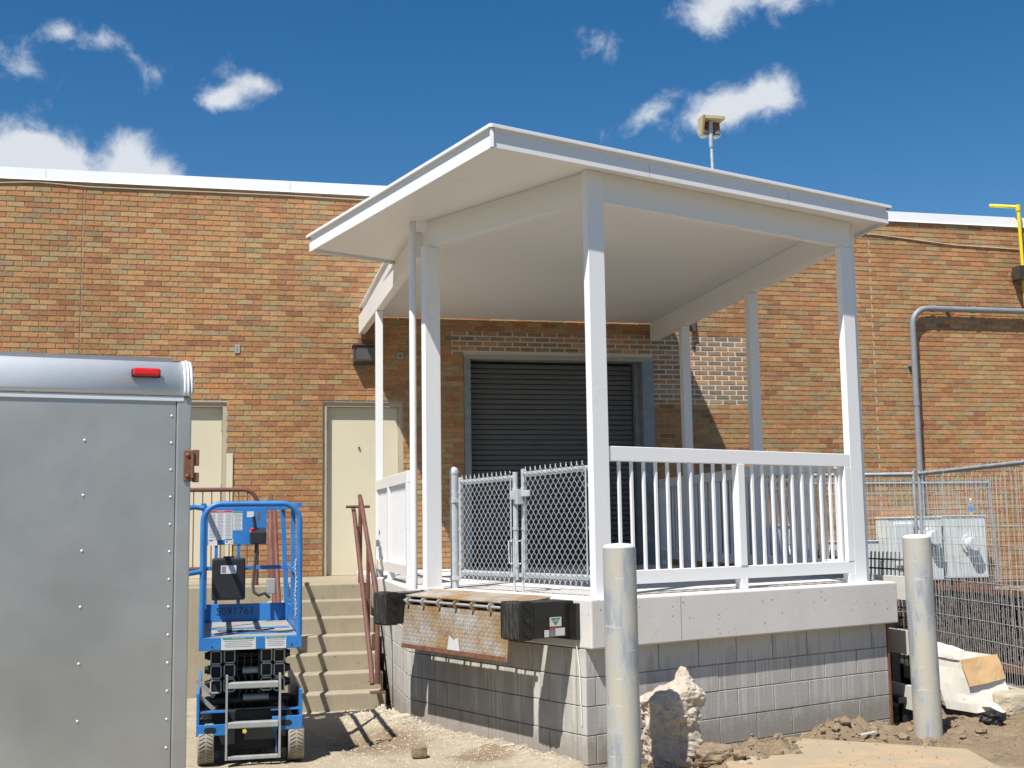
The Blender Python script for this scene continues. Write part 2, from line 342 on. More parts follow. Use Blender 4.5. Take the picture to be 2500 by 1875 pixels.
def mat_bollard():
    m, nt, b = newmat('weathered_bollard'); v = posn(nt); a = tnoise(nt, posn(nt, (6, 6, 1.5)), 1.5, 6, .65); f = tnoise(nt, posn(nt, (3, 3, 22)), 2, 5, .7); g = tnoise(nt, v, 40, 4, .6)
    cc = ramp(nt, a, [(.40, (.47, .44, .36)), (.52, (.42, .42, .40)), (.62, (.29, .32, .35))])
    cc = mix(nt, mth(nt, 'MULTIPLY', ramp(nt, f, [(.60, 0.0), (.66, 1.0)]), .55), cc, (.62, .60, .56))
    cc = mix(nt, ramp(nt, tnoise(nt, v, 5, 6, .7), [(.66, 0.0), (.70, .8)]), cc, (.26, .17, .09))
    lk(nt, cc, b.inputs['Base Color']); b.inputs['Metallic'].default_value = .15; b.inputs['Roughness'].default_value = .6; bump(nt, b, g, .15, .004); return m
M['bollard'] = mat_bollard()
def mat_lip():
    m, nt, b = newmat('tread_plate'); g = N(nt.nodes, 'ShaderNodeTexCoord'); v = g.outputs['Object']
    s = N(nt.nodes, 'ShaderNodeSeparateXYZ'); lk(nt, v, s.inputs[0])
    u = mth(nt, 'MULTIPLY', s.outputs[0], 32.0); w = mth(nt, 'MULTIPLY', s.outputs[1], 32.0)
    pu = mth(nt, 'PINGPONG', u, 1.0); pw = mth(nt, 'PINGPONG', w, 1.0)
    par = mth(nt, 'MODULO', mth(nt, 'ADD', mth(nt, 'FLOOR', u), mth(nt, 'FLOOR', w)), 2.0)
    fu = mth(nt, 'SUBTRACT', mth(nt, 'FRACT', u), .5); fv = mth(nt, 'SUBTRACT', mth(nt, 'FRACT', w), .5)
    sg = mth(nt, 'SUBTRACT', mth(nt, 'MULTIPLY', mth(nt, 'ABSOLUTE', par), 2.0), 1.0)
    d1 = mth(nt, 'ADD', fu, mth(nt, 'MULTIPLY', fv, sg)); d2 = mth(nt, 'SUBTRACT', mth(nt, 'MULTIPLY', fu, sg), fv)
    q = mth(nt, 'ADD', mth(nt, 'POWER', mth(nt, 'DIVIDE', d1, .75), 2.0), mth(nt, 'POWER', mth(nt, 'DIVIDE', d2, .22), 2.0))
    lug = ramp(nt, q, [(.6, 1.0), (1.0, 0.0)])
    rs = tnoise(nt, v, 2.3, 5, .6); r2 = tnoise(nt, v, 16, 5, .65)
    base = ramp(nt, r2, [(.35, (.42, .42, .40)), (.65, (.58, .58, .56))])
    rk = ramp(nt, mth(nt, 'ADD', mth(nt, 'MULTIPLY', rs, .85), mth(nt, 'MULTIPLY', r2, .15)), [(.37, 0.0), (.56, .92)])
    cc = mix(nt, rk, base, ramp(nt, r2, [(.35, (.28, .15, .045)), (.7, (.46, .29, .10))]))
    cc = mix(nt, mth(nt, 'MULTIPLY', lug, .55), cc, (.13, .115, .09))
    lk(nt, cc, b.inputs['Base Color']); b.inputs['Metallic'].default_value = .25; b.inputs['Roughness'].default_value = .55
    bump(nt, b, lug, .9, .004); return m
M['lip'] = mat_lip()
def mat_ply():
    m, nt, b = newmat('plywood'); a = tnoise(nt, posn(nt, (1.2, 9, 1)), 2.2, 6, .65, 1.2); d = tnoise(nt, posn(nt), 3, 5, .6)
    cc = ramp(nt, a, [(.3, (.34, .23, .13)), (.5, (.42, .30, .18)), (.7, (.46, .36, .23))])
    cc = mix(nt, ramp(nt, d, [(.36, 0.0), (.58, .85)]), cc, (.33, .275, .19))
    lk(nt, cc, b.inputs['Base Color']); b.inputs['Roughness'].default_value = .85; bump(nt, b, a, .2, .004); return m
M['ply'] = mat_ply()
def mat_ground():
    m, nt, b = newmat('yard_ground'); v = posn(nt); at = N(nt.nodes, 'ShaderNodeAttribute'); at.attribute_name = 'soil'
    a = tnoise(nt, v, 1.3, 6, .62); f = tnoise(nt, v, 30, 6, .7); w = tnoise(nt, v, 7, 6, .65); gr = tnoise(nt, v, 140, 2, .6)
    k = mth(nt, 'ADD', mth(nt, 'MULTIPLY', a, .4), mth(nt, 'ADD', mth(nt, 'MULTIPLY', w, .3), mth(nt, 'MULTIPLY', f, .3)))
    spot = tnoise(nt, v, 2.6, 7, .72)
    dry = ramp(nt, k, [(.3, (.29, .245, .17)), (.5, (.39, .34, .25)), (.7, (.46, .41, .31))])
    soil = ramp(nt, k, [(.3, (.13, .092, .058)), (.5, (.23, .172, .112)), (.7, (.34, .27, .18))])
    dry = mix(nt, ramp(nt, spot, [(.52, 0.0), (.66, .65)]), dry, (.24, .19, .125))
    s = mth(nt, 'ADD', at.outputs['Fac'], mth(nt, 'MULTIPLY', mth(nt, 'SUBTRACT', w, .5), .9), True)
    cc = mix(nt, ramp(nt, s, [(.35, 0.0), (.65, 1.0)]), dry, soil)
    cc = mix(nt, ramp(nt, gr, [(.66, 0.0), (.72, .6)]), cc, (.55, .50, .42))
    ps = N(nt.nodes, 'ShaderNodeSeparateXYZ'); lk(nt, v, ps.inputs[0])
    edge = mth(nt, 'LESS_THAN', mth(nt, 'ADD', ps.outputs[1], mth(nt, 'MULTIPLY', a, 1.0)), 1.5)
    cc = mix(nt, edge, cc, ramp(nt, k, [(.3, (.045, .044, .042)), (.7, (.085, .083, .08))]))  # unseen ground behind the camera, made dark to lessen bounced light
    lk(nt, cc, b.inputs['Base Color']); b.inputs['Roughness'].default_value = .95; b.inputs['Specular IOR Level'].default_value = .15
    bump(nt, b, mth(nt, 'ADD', f, mth(nt, 'MULTIPLY', gr, .35)), .7, .02); return m
M['ground'] = mat_ground()
def mat_rubber():
    m, nt, b = newmat('laminated_rubber'); f = tnoise(nt, posn(nt, (1, 1, .35)), 40, 5, .7); a = tnoise(nt, posn(nt), 9, 4, .6)
    cc = ramp(nt, f, [(.4, (.018, .018, .017)), (.62, (.06, .055, .045)), (.75, (.26, .23, .17))])
    lk(nt, cc, b.inputs['Base Color']); b.inputs['Roughness'].default_value = .8; bump(nt, b, f, .6, .01); return m
M['rubber'] = mat_rubber()
def mat_glassy(name, c):
    m, nt, b = newmat(name); v = posn(nt); lk(nt, ramp(nt, tnoise(nt, v, 20, 2), [(.3, c), (.7, tuple(min(1, x*1.05) for x in c))]), b.inputs['Base Color'])
    b.inputs['Roughness'].default_value = .08; b.inputs['Transmission Weight'].default_value = .85; b.inputs['IOR'].default_value = 1.2; return m
M['bottle'] = mat_glassy('clear_plastic', (.9, .93, .95))
M['lens'] = mat_glassy('lamp_glass', (.8, .85, .88)); M['lens'].node_tree.nodes['Principled BSDF'].inputs['Transmission Weight'].default_value = .3
def text(name, s, size, mat, parent, origin, ux, uy, align='CENTER'):
    """flat print: letters turned to mesh, lying in the plane of ux, uy"""
    cu = bpy.data.curves.new('t', 'FONT'); cu.body = s; cu.size = size; cu.align_x = align; cu.align_y = 'CENTER'; cu.resolution_u = 2
    to = bpy.data.objects.new('t', cu); me = bpy.data.meshes.new_from_object(to)
    me.name = name; me.materials.clear(); me.materials.append(mat)
    ux, uy, o = Vector(ux).normalized(), Vector(uy).normalized(), Vector(origin)
    for v in me.vertices: v.co = o+ux*v.co.x+uy*v.co.y
    bpy.data.objects.remove(to); bpy.data.curves.remove(cu)
    ob = link(name, me, parent)
    if parent is not None:
        pl = wloc(parent)
        ob.location = -pl
    return ob
# ------------------------------------------------------------------ frames of reference
TH = R(21.6); A = Vector((math.cos(TH), math.sin(TH), 0)); B = Vector((-math.sin(TH), math.cos(TH), 0))
Q = Vector((2.574, 8.602, 0))
def D(a, b, z=0): return Q+A*a+B*b+Vector((0, 0, z))     # dock frame: a along the right face, b along the bumper face
YW = 15.6; ZS = 1.19; ZSB = .838
# ------------------------------------------------------------------ ground
def ghash(x, y, s=1.0): return noise.noise(Vector((x*s, y*s, 3.1)))
def soilness(x, y):
    d = Vector((x, y, 0))-Q; a, b = d.dot(A), d.dot(B)
    s = 0.0
    if a > -.2:                                                     # loose soil along the right face of the dock and beyond
        s = max(s, min(1, (a+.2)*1.6)*max(0, min(1, (b+2.6)*1.0)))
        if b < -.75 and a < 3.6: s *= .25
    if a > 2.2 and b < -.35: s = max(s, min(1.0, (a-2.2)*1.3))
    e = ((x-1.25)/.55)**2+((y-10.2)/.8)**2                           # scraped patch before the steps
    s = max(s, .95*math.exp(-e*1.2)); s = max(s, .8*math.exp(-(((x-1.95)/.35)**2+((y-9.3)/.35)**2)))
    return min(1, s)
def ghgt(x, y):
    d = Vector((x, y, 0))-Q; a, b = d.dot(A), d.dot(B); h = 0
    if -2 < x < 12 and 6 < y < 15.4:
        sl = soilness(x, y)
        h += .012*ghash(x, y, 2.1)+.006*ghash(x, y, 7)+.004*ghash(x, y, 17)+sl*(.03*ghash(x, y, 3.5)+.028*ghash(x, y, 9)+.018*ghash(x, y, 22))
        if a > -.3: h -= .05*min(1, (a+.3)/2)
        for (ca, cb, ra, rb, hh) in ((1.25, -.55, .36, .22, .22), (.85, -.72, .25, .2, .12), (2.30, -.28, .34, .2, .20), (2.75, -.30, .4, .2, .10), (1.75, -.35, .5, .18, .07), (3.4, -.5, .5, .3, .08), (4.3, -.9, .6, .5, .10), (4.0, -2.0, .7, .6, .16), (4.6, .1, .5, .3, .06)):
            q = ((a-ca)/ra)**2+((b-cb)/rb)**2
            if q < 6: h += hh*.8*math.exp(-q)*(1+.3*ghash(x, y, 6)+.3*ghash(x, y, 15)+.25*ghash(x, y, 31))
        q = (b-1.2)/1.4
        if -.5 < a < 0 and 0 < b < 3: h += .07*math.exp(-((a+.0)/.22)**2)*(1+.5*ghash(x, y, 9))
        h += .05*math.exp(-(((x-1.45)/.3)**2+((y-11.3)/.6)**2))
        h -= .07*math.exp(-(((x-1.15)/.25)**2+((y-10.55)/.4)**2)*1.3)
    return h
def axis(lo, hi, step, far):
    g = []; n = int((hi-lo)/step); g = [lo+(hi-lo)*i/n for i in range(n+1)]
    s = step; x = hi
    while x < far: s *= 1.5; x += s; g.append(x)
    s = step; x = lo
    while x > -far: s *= 1.5; x -= s; g.insert(0, x)
    return g
gx, gy = axis(-1.2, 9.2, .035, 900), axis(6.8, 13.6, .035, 900)
vs = [(x, y, ghgt(x, y)) for y in gy for x in gx]; nx = len(gx)
fs = [(j*nx+i, j*nx+i+1, (j+1)*nx+i+1, (j+1)*nx+i) for j in range(len(gy)-1) for i in range(nx-1)]
me = bpy.data.meshes.new('ground'); me.from_pydata(vs, [], fs); me.materials.append(M['ground'])
at = me.attributes.new('soil', 'FLOAT', 'POINT'); at.data.foreach_set('value', [soilness(x, y) if -3 < x < 12 and 5 < y < 16 else 0.0 for y in gy for x in gx])
me.polygons.foreach_set('use_smooth', [True]*len(fs)); me.update()
g = link('ground', me); tag(g, kind='structure')
# ------------------------------------------------------------------ brick building
bld = thing('brick_building', 'long one-storey tan brick building with white coping behind the dock', 'building', (5, YW, 0))
X0, X1, ZT = -4.2, 14.2, 6.015
DOOR1 = (-.85, .095, 1.125, 3.30); DOOR2 = (1.28, 2.30, 1.125, 3.315); OH = (3.10, 5.705, 1.15, 3.955)
OPEN = [DOOR1, DOOR2, OH]
wb = MB()                                                              # mortar-faced wall with the openings left out
xs = sorted({X0, X1, *[o[i] for o in OPEN for i in (0, 1)]})
for i in range(len(xs)-1):
    xa, xb = xs[i], xs[i+1]; zz = [(-.2, ZT)]
    for o in OPEN:
        if o[0]-1e-6 <= xa and xb <= o[1]+1e-6: zz = [(-.2, o[2]), (o[3], ZT)]
    for za, zb in zz: wb.box(xa, xb, YW+.0075, YW+.30, za, zb)
obj('wall', wb, M['mortar'], bld)
rb = MB(); rb.box(X0, X1, YW+.301, YW+14, 5.75, 5.95); obj('roof', rb, M['lintel'], bld)
sw = MB(); sw.box(X0-.3, X0-.002, YW+.02, YW+14, -.2, ZT); sw.box(X1+.002, X1+.3, YW+.02, YW+14, -.2, ZT); sw.box(X0, X1, YW+14.01, YW+14.3, -.2, ZT); obj('end_wall', sw, M['mortar'], bld)
# pale repointed patches round the shutter
PATCH = [(2.93, 7.16, 3.956, 4.26), (5.72, 7.16, 3.33, 3.956), (2.93, 3.099, 1.19, 3.956)]
pb = MB()
pb.box(2.93, 7.16, YW+.0045, YW+.0070, 3.957, 4.262); pb.box(5.707, 7.16, YW+.0045, YW+.0070, 3.33, 3.9565)
obj('repointed_patch', pb, M['whitemortar'], bld)
def inpatch(x, z):
    return any(p[0] < x < p[1] and p[2] < z < p[3] for p in PATCH[:2])
CJ = (-1.66, 9.02)                                                     # vertical control joints
bricks = []
r0, r1 = int(.9/BH), int(ZT/BH)
for r in range(r0, r1+1):
    z0 = r*BH; off = .5*((r+200) % 2)
    k = math.floor(X0/BL+off)
    while (k-off)*BL < X1:
        xa, xb = (k-off)*BL, (k+1-off)*BL; k += 1
        segs = [(max(xa, X0), min(xb, X1))]
        for c in CJ:
            segs = [s for (p, q) in segs for s in ([(p, c), (c, q)] if p+.02 < c < q-.02 else [(p, q)])]
        for o in OPEN:
            if z0+BH > o[2]+.01 and z0+.01 < o[3]:
                ns = []
                for p, q in segs:
                    if q <= o[0]+.012 or p >= o[1]-.012: ns.append((p, q)); continue
                    if p < o[0]-.03: ns.append((p, o[0]+.004))
                    if q > o[1]+.03: ns.append((o[1]-.004, q))
                segs = ns
        for p, q in segs:
            if q-p < .03: continue
            zt = min(z0+BH, ZT-.002)
            if zt-z0 < .03: continue
            bricks.append((p, q, z0, zt))
def brick_mb(p, q, z0, z1, mb):
    gp = .0092 if inpatch((p+q)/2, (z0+z1)/2) else .0046
    j = random.uniform(-.0012, .0016)
    y0, y1 = YW-.001-j, YW+.009
    xa, xb, za, zb = p+gp+random.uniform(-.0012, .0012), q-gp+random.uniform(-.0012, .0012), z0+gp*.9, z1-gp*.9
    e = .0022
    v = [(xa, y1, za), (xb, y1, za), (xb, y1, zb), (xa, y1, zb), (xa+e, y0, za+e), (xb-e, y0, za+e), (xb-e, y0, zb-e), (xa+e, y0, zb-e)]
    return mb.add(v, [(4, 5, 6, 7), (0, 1, 5, 4), (1, 2, 6, 5), (2, 3, 7, 6), (3, 0, 4, 7)])
# the bricks that show largest stand nearest the camera line: the clear left part of the wall
def key(b): return (abs((b[0]+b[1])/2-.15)*1.0+abs((b[2]+b[3])/2-3.9)*.55)
cand = sorted([b for b in bricks if b[1]-b[0] > .15 and b[2] > 3.1 and -2.6 < b[0] < 1.9 and b[3] < 5.9], key=key)[:300]
cs = set(cand); rest = MB(); prest = MB()
for b in bricks:
    if b in cs: obj('brick', brick_mb(*b, MB()), M['brick'], bld)
    else: brick_mb(*b, prest if inpatch((b[0]+b[1])/2, (b[2]+b[3])/2) else rest)
o = obj('brickwork', rest, M['brick'], bld); tag(o, kind='stuff')
o = obj('patch_brickwork', prest, M['pbrick'], bld); tag(o, kind='stuff')
# coping in lengths, with joints and a drip edge
cx = [X0-.05, -2.1, .85, 3.75, 6.6, 9.45+1.9, X1+.05]
for i in range(len(cx)-1):
    m_ = MB(); a0, a1 = cx[i]+.002, cx[i+1]-.002
    m_.ext([(a0, YW-.020, ZT+.003), (a0, YW-.030, ZT-.006), (a0, YW-.022, ZT+.02), (a0, YW-.018, ZT+.142), (a0, YW+.33, ZT+.115), (a0, YW+.33, ZT+.002)], (a1-a0, 0, 0))
    obj('coping', m_, M['coping'], bld)
# steel doors
for (dx0, dx1, dz0, dz1), nm in ((DOOR1, 'left'), (DOOR2, 'right')):
    d = MB(); d.box(dx0+.052, dx1-.052, YW+.105, YW+.148, dz0+.012, dz1-.058)
    leaf = obj('door', d, M['door'], bld, .003)
    f = MB(); f.box(dx0+.001, dx0+.05, YW+.03, YW+.2, dz0, dz1); f.box(dx1-.05, dx1-.001, YW+.03, YW+.2, dz0, dz1); f.box(dx0+.051, dx1-.051, YW+.03, YW+.2, dz1-.055, dz1-.001)
    f.box(dx0+.051, dx1-.051, YW+.05, YW+.2, dz0, dz0+.010); f.box(dx0+.001, dx1-.001, YW+.201, YW+.29, dz0, dz1)
    obj('door_frame', f, M['frame'], leaf)
    for hz in (.28, 1.06, 1.83):
        h = MB(); hx = dx0+.058 if nm == 'right' else dx1-.058
        h.cyl((hx, YW+.098, dz0+hz), (hx, YW+.098, dz0+hz+.11), .009, 8); obj('hinge', h, M['frame'], leaf)
    if nm == 'right':
        h = MB(); h.cyl((1.745, YW+.104, 2.742), (1.745, YW+.085, 2.742), .014, 12); obj('peephole', h, M['rust'], leaf)
# rolling shutter
x0, x1, z0, z1 = OH
oh = MB(); oh.box(x0+.001, x1-.001, YW+.262, YW+.29, z0, z1); ohd = obj('overhead_door', oh, M['dark'], bld)
zs = z0+.02; sm_ = None
while zs < z1-.13:
    if sm_ is None:
        s_ = MB(); xa, xb = x0+.095, x1-.24
        s_.ext([(xa, YW+.222, 0), (xa, YW+.203, .006), (xa, YW+.200, .030), (xa, YW+.203, .058), (xa, YW+.222, .064), (xa, YW+.24, .064), (xa, YW+.24, 0)], (xb-xa, 0, 0)); sm_ = s_.mesh('slat', M['slat'])
    o = link('slat', sm_, ohd, Vector((0, 0, zs))); zs += .0675
f = MB(); f.box(x0+.001, x0+.085, YW-.022, YW+.25, z0, z1-.056); obj('jamb', f, M['jamb'], ohd)
f = MB(); f.box(x1-.16, x1-.001, YW-.022, YW+.25, z0, z1-.056); f.box(x1-.225, x1-.163, YW+.1, YW+.25, z0, z1-.056); obj('jamb', f, M['jamb'], ohd)
f = MB(); f.box(x0+.001, x1-.001, YW-.012, YW+.25, z1-.054, z1-.002); obj('lintel', f, M['lintel'], ohd)
# fixtures on the wall
t = thing('wall_light', 'dark bronze box light on the brick above the right beige door', 'light', (1.79, YW, 3.9))
m_ = MB(); m_.ext([(1.655, YW-.002, 4.02), (1.655, YW-.17, 4.02), (1.655, YW-.15, 3.82), (1.655, YW-.002, 3.79)], (.29, 0, 0)); obj('housing', m_, M['bronze'], t, .006)
m_ = MB(); m_.ext([(1.685, YW-.171, 3.995), (1.685, YW-.175, 3.995), (1.685, YW-.155, 3.845), (1.685, YW-.151, 3.845)], (.23, 0, 0)); obj('lens', m_, M['slat'], t)
m_ = MB(); m_.box(1.64, 1.96, YW-.19, YW-.002, 4.022, 4.034); obj('cap', m_, M['bronze'], t)
t = thing('floodlight', 'small brown floodlight high on the brick at the right edge', 'light', (11.35, YW, 5.3))
m_ = MB(); m_.ext([(11.30, YW-.05, 5.39), (11.30, YW-.24, 5.39), (11.30, YW-.20, 5.19), (11.30, YW-.10, 5.19)], (.15, 0, 0)); obj('housing', m_, M['bronze'], t, .008)
m_ = MB(); m_.box(11.33, 11.41, YW-.05, YW-.002, 5.2, 5.34); obj('bracket', m_, M['bronze'], t)
t = thing('wall_bracket', 'rusty V-shaped bracket on brick under the canopy beam', 'bracket', (6.06, YW, 4.2))
m_ = MB(); m_.bar((6.27, YW-.03, 4.72), (6.285, YW-.06, 4.33), .06, .04, (0, 1, 0)); m_.bar((6.11, YW-.2, 4.52), (6.26, YW-.05, 4.34), .04, .03, (0, 1, 0)); obj('arm', m_, M['bronze'], t)
m_ = MB(); m_.tube([(-4.2, YW-.012, 5.92), (-2.63, YW-.012, 5.955), (-2.2, YW-.014, 5.985), (-1.6, YW-.012, 5.955), (.8, YW-.012, 5.966), (3, YW-.012, 5.94)], .009, 6)
tag(obj('cable', m_, M['mortar']), 'thin tan cable sagging along the brick under the left coping', 'cable')
m_ = MB(); m_.tube([(6.4, YW-.012, 5.90), (9.2, YW-.012, 5.80), (10.4, YW-.012, 5.70), (14.2, YW-.012, 5.62)], .010, 6)
tag(obj('cable', m_, M['mortar']), 'thin tan cable running along the brick right of the canopy', 'cable')
t = thing('wall_vent', 'small pale rectangular plate set in brick above the left door', 'vent', (.215, YW, 3.98))
m_ = MB(); m_.box(.185, .245, YW-.014, YW-.003, 3.92, 4.03); obj('plate', m_, M['lintel'], t); m_ = MB(); m_.box(.2, .225, YW-.016, YW-.0145, 3.94, 4.01); obj('slot', m_, M['conduit'], t)
t = thing('wall_box', 'small grey square junction box beside the shutter, left of the white column', 'junction box', (2.26, YW, 3.92))
m_ = MB(); m_.box(2.22, 2.30, YW-.03, YW-.003, 3.88, 3.965); obj('box', m_, M['lintel'], t, .004); m_ = MB(); m_.cyl((2.26, YW-.031, 3.92), (2.26, YW-.036, 3.92), .016, 10); obj('knob', m_, M['bronze'], t)
m_ = MB(); m_.tube([(4.55, YW-.004, 4.24), (4.62, YW-.05, 4.22), (4.68, YW-.07, 4.10), (4.73, YW-.07, 3.95), (4.75, YW-.07, 3.80)], .006, 6)
tag(obj('hanging_wire', m_, M['lintel']), 'loose pale wire hanging over the top of the grey shutter', 'wire')
t = thing('door_side_panel', 'narrow pale metal panel fixed right of the left beige door', 'panel', (.14, YW, 1.8))
m_ = MB(); m_.box(.098, .176, YW-.018, YW-.004, 1.13, 2.665); obj('panel', m_, M['door'], t, .002)
t = thing('conduit', 'thick grey conduit bending down the brick to the right cabinets', 'conduit', (9.56, YW, 3))
pts = [(14.2, YW-.09, 4.735), (11.5, YW-.09, 4.735), (9.86, YW-.09, 4.735)]+[(9.86-.25*math.sin(k*.1571*1.25), YW-.09, 4.485+.25*math.cos(k*.1571*1.25)) for k in range(1, 8)]+[(9.61, YW-.09, 4.485), (9.605, YW-.09, 3), (9.60, YW-.09, 1.78)]
m_ = MB(); m_.tube(pts, .043, 12); obj('pipe', m_, M['conduit'], t)
for p, d in (((9.606, YW-.09, 3.36), (0, 0, 1)), ((9.602, YW-.09, 2.35), (0, 0, 1)), ((10.6, YW-.09, 4.735), (1, 0, 0)), ((9.95, YW-.09, 4.735), (1, 0, 0))):
    m_ = MB(); m_.cyl(Vector(p)-Vector(d)*.03, Vector(p)+Vector(d)*.03, .05, 12); obj('coupling', m_, M['conduit'], t)
m_ = MB(); m_.box(9.55, 9.66, YW-.06, YW-.003, 3.9, 3.94); m_.box(10.2, 10.24, YW-.06, YW-.003, 4.7, 4.77); obj('strap', m_, M['conduit'], t)
t = thing('gas_pipe', 'bright yellow pipe climbing over the coping at the right edge', 'pipe', (11.5, YW, 5))
m_ = MB(); m_.tube([(11.22, YW+.25, 6.40), (11.37, YW-.05, 6.31), (11.42, YW-.09, 6.30), (11.44, YW-.1, 6.27), (11.445, YW-.1, 6.2), (11.46, YW-.1, 5.2), (11.47, YW-.1, 4.8)], .026, 10); obj('pipe', m_, M['yellow'], t)
m_ = MB(); m_.cyl((11.442, YW-.1, 6.24), (11.436, YW-.1, 6.33), .036, 10); obj('elbow', m_, M['yellow'], t)
# lamp mast on the roof
t = thing('roof_floodlight', 'twin floodlight under a tan board on a thin pole above the roof', 'floodlight', (7.35, YW+1.8, 5.95))
px, py = 7.46, YW+1.8
m_ = MB(); m_.cyl((px, py, 5.9), (px-.03, py, 7.80), .024, 10); obj('pole', m_, M['galv'], t)
m_ = MB(); m_.cyl((px-.03, py, 7.55), (px-.03, py, 7.98), .035, 10); obj('sleeve', m_, M['galvd'], t)
m_ = MB(); m_.box(px-.16, px+.17, py-.13, py+.1, 7.985, 8.03); obj('top_board', m_, M['tan'], t)
m_ = MB(); m_.ext([(px-.20, py-.13, 8.03), (px-.20, py+.1, 8.03), (px-.19, py+.1, 7.76), (px-.19, py-.02, 7.75)], (.035, 0, 0)); obj('side_board', m_, M['tan'], t)
m_ = MB(); m_.box(px-.165, px+.15, py+.06, py+.1, 7.78, 7.98); obj('back_board', m_, M['rust'], t)
for xx in (px-.085, px+.12):
    m_ = MB(); m_.lathe((0, 0, 0), [(.0, 0), (.05, 0), (.075, .05), (.09, .13), (.085, .15)], 14)
    m2 = MB(); rot = Matrix.Rotation(R(-70), 4, 'X'); m2.v = [tuple(Vector((xx, py+.06, 7.80))+rot @ Vector(v)) for v in m_.v]; m2.f = m_.f; m2.sm = m_.sm
    lp = obj('lamp', m2, M['galv'], t); m3 = MB(); m3.cyl((xx, py+.196, 7.848), (xx, py+.206, 7.851), .082, 14); obj('lens', m3, M['lens'], lp)
# ------------------------------------------------------------------ loading dock
dock = thing('loading_dock', 'concrete loading dock of grey blocks under a thick slab', 'dock', tuple(Q))
CL0 = D(0, 2.53)                                                        # left end of the bumper face
def xy(v): return (v.x, v.y)
OV = .08
poly = [xy(D(0, -OV)), xy(D(3.41, -OV)), (5.83, YW-.02), (1.70, YW-.02), (1.70, 13.42), xy(CL0)]
sl = MB(); sl.prism(poly, ZSB, ZS); slab = obj('slab', sl, M['slab'], dock, .012, 2)
m_ = MB(); m_.obox(D(.86, -OV-.0012, (ZS+ZSB)/2), A*.003, B*.001, (0, 0, (ZS-ZSB)/2-.01)); obj('control_joint', m_, M['joint'], slab)
# core behind the blocks
core = MB(); core.prism([xy(D(.012, .012)), xy(D(3.325, .012)), (5.70, YW-.03), (1.735, YW-.03), xy(D(.012, 2.515))], -.3, ZSB-.002)
obj('core', core, M['joint'], dock)
CH = .2032
def blockrow(P, dr, nr, L, start, top, n, half=.4064):
    """running-bond concrete blocks on one face"""
    for c in range(n):
        zt = top-c*CH; s = start+(half/2 if c % 2 else 0)
        edges = [0]
        x = s
        while x < L-.03:
            if x > .05: edges.append(x)
            x += half
        edges.append(L)
        for i in range(len(edges)-1):
            a0, a1 = edges[i]+(.0035 if i else .001), edges[i+1]-(.0035 if i < len(edges)-2 else .001)
            if a1-a0 < .02: continue
            j = random.uniform(-.0015, .0015); m = MB()
            c0 = P+dr*((a0+a1)/2)+nr*(-.055+j); m.obox(Vector((c0.x, c0.y, zt-CH/2)), dr*((a1-a0)/2), nr*.055, (0, 0, CH/2-.0035))
            obj('block', m, M['block'], dock, .003, 1)
blockrow(D(.002, 0), A, -B, 3.336, -.115, ZSB-.001, 6)
blockrow(D(0, .112), B, -A, 2.42, .13, ZSB-.001, 6)
# left flank by the steps
dC = Vector((1.70, 13.42, 0))-CL0; LC = dC.length; dC.normalize(); nC = Vector((-dC.y, dC.x, 0))
blockrow(CL0+dC*.112, dC, nC, LC-.12, .1, ZSB-.001, 6)
dR = (Vector((5.75, YW-.05, 0))-D(3.34, .112)); LR = dR.length; dR.normalize(); nR = Vector((dR.y, -dR.x, 0))
m_ = MB(); c0 = D(3.34, .112)+dR*LR/2-nR*.01; m_.obox(Vector((c0.x, c0.y, .26)), dR*LR/2, nR*.01, (0, 0, .56)); obj('flank_wall', m_, M['block'], dock)
# angle iron at the right end of the block face
m_ = MB(); m_.obox(D(3.352, .02, .26), A*.012, B*.03, (0, 0, .565)); obj('corner_angle', m_, M['rust'], dock)
# ------------------------------------------------------------------ edge-of-dock leveller
lev = thing('dock_leveler', 'rusty tread-plate dock leveler lip hanging between black bumpers', 'dock leveler', tuple(D(-.37, 1.2, .8)))
def plate(name, parent, o, ux, uy, nx_, lx, ly, th, mat, bev=.002):
    """a plate in its own coordinates: x, y in the plane"""
    m = MB(); m.box(0, lx, 0, ly, -th, 0); me = m.mesh(name, mat); ob = link(name, me, parent)
    ux, uy = Vector(ux).normalized(), Vector(uy).normalized(); uz = ux.cross(uy)
    mw = Matrix(((ux.x, uy.x, uz.x, o[0]), (ux.y, uy.y, uz.y, o[1]), (ux.z, uy.z, uz.z, o[2]), (0, 0, 0, 1)))
    pl = Vector((0, 0, 0)); q = parent
    while q is not None: pl += Vector(q.location); q = q.parent
    ob.matrix_local = Matrix.Translation(-pl) @ mw
    if bev: b_ = ob.modifiers.new('bevel', 'BEVEL'); b_.width = bev; b_.segments = 1
    return ob
lt = D(-.310, 2.0, 1.085)-D(-.345, 2.0, .730)
plate('lip', lev, D(-.345, 2.03, .730), -B, lt, None, 1.53, lt.length, .014, M['lip'])
dd = D(.02, 0, ZS+.006)-D(-.305, 0, 1.160)
plate('deck_plate', lev, D(-.305, 2.03, 1.160), -B, dd, None, 1.62, dd.length, .012, M['lip'])
m_ = MB(); m_.obox(D(-.02, 1.2, 1.03), A*.018, B*1.15, (0, 0, .13)); obj('mounting_channel', m_, M['blackm'], lev)
m_ = MB(); m_.bar(D(-.3435, .502, .748), D(-.3435, 2.028, .748), .006, .034); obj('rusty_edge', m_, M['rust'], lev)
m_ = MB(); m_.cyl(D(-.315, .44, 1.117), D(-.315, 2.03, 1.117), .0115, 10); obj('hinge_rod', m_, M['ladder'], lev)
for i in range(7):
    b_ = 1.955-i*.245; m_ = MB(); m_.cyl(D(-.315, b_-.009, 1.114), D(-.315, b_+.009, 1.114), .034, 14); obj('hinge_lug', m_, M['lip'], lev)
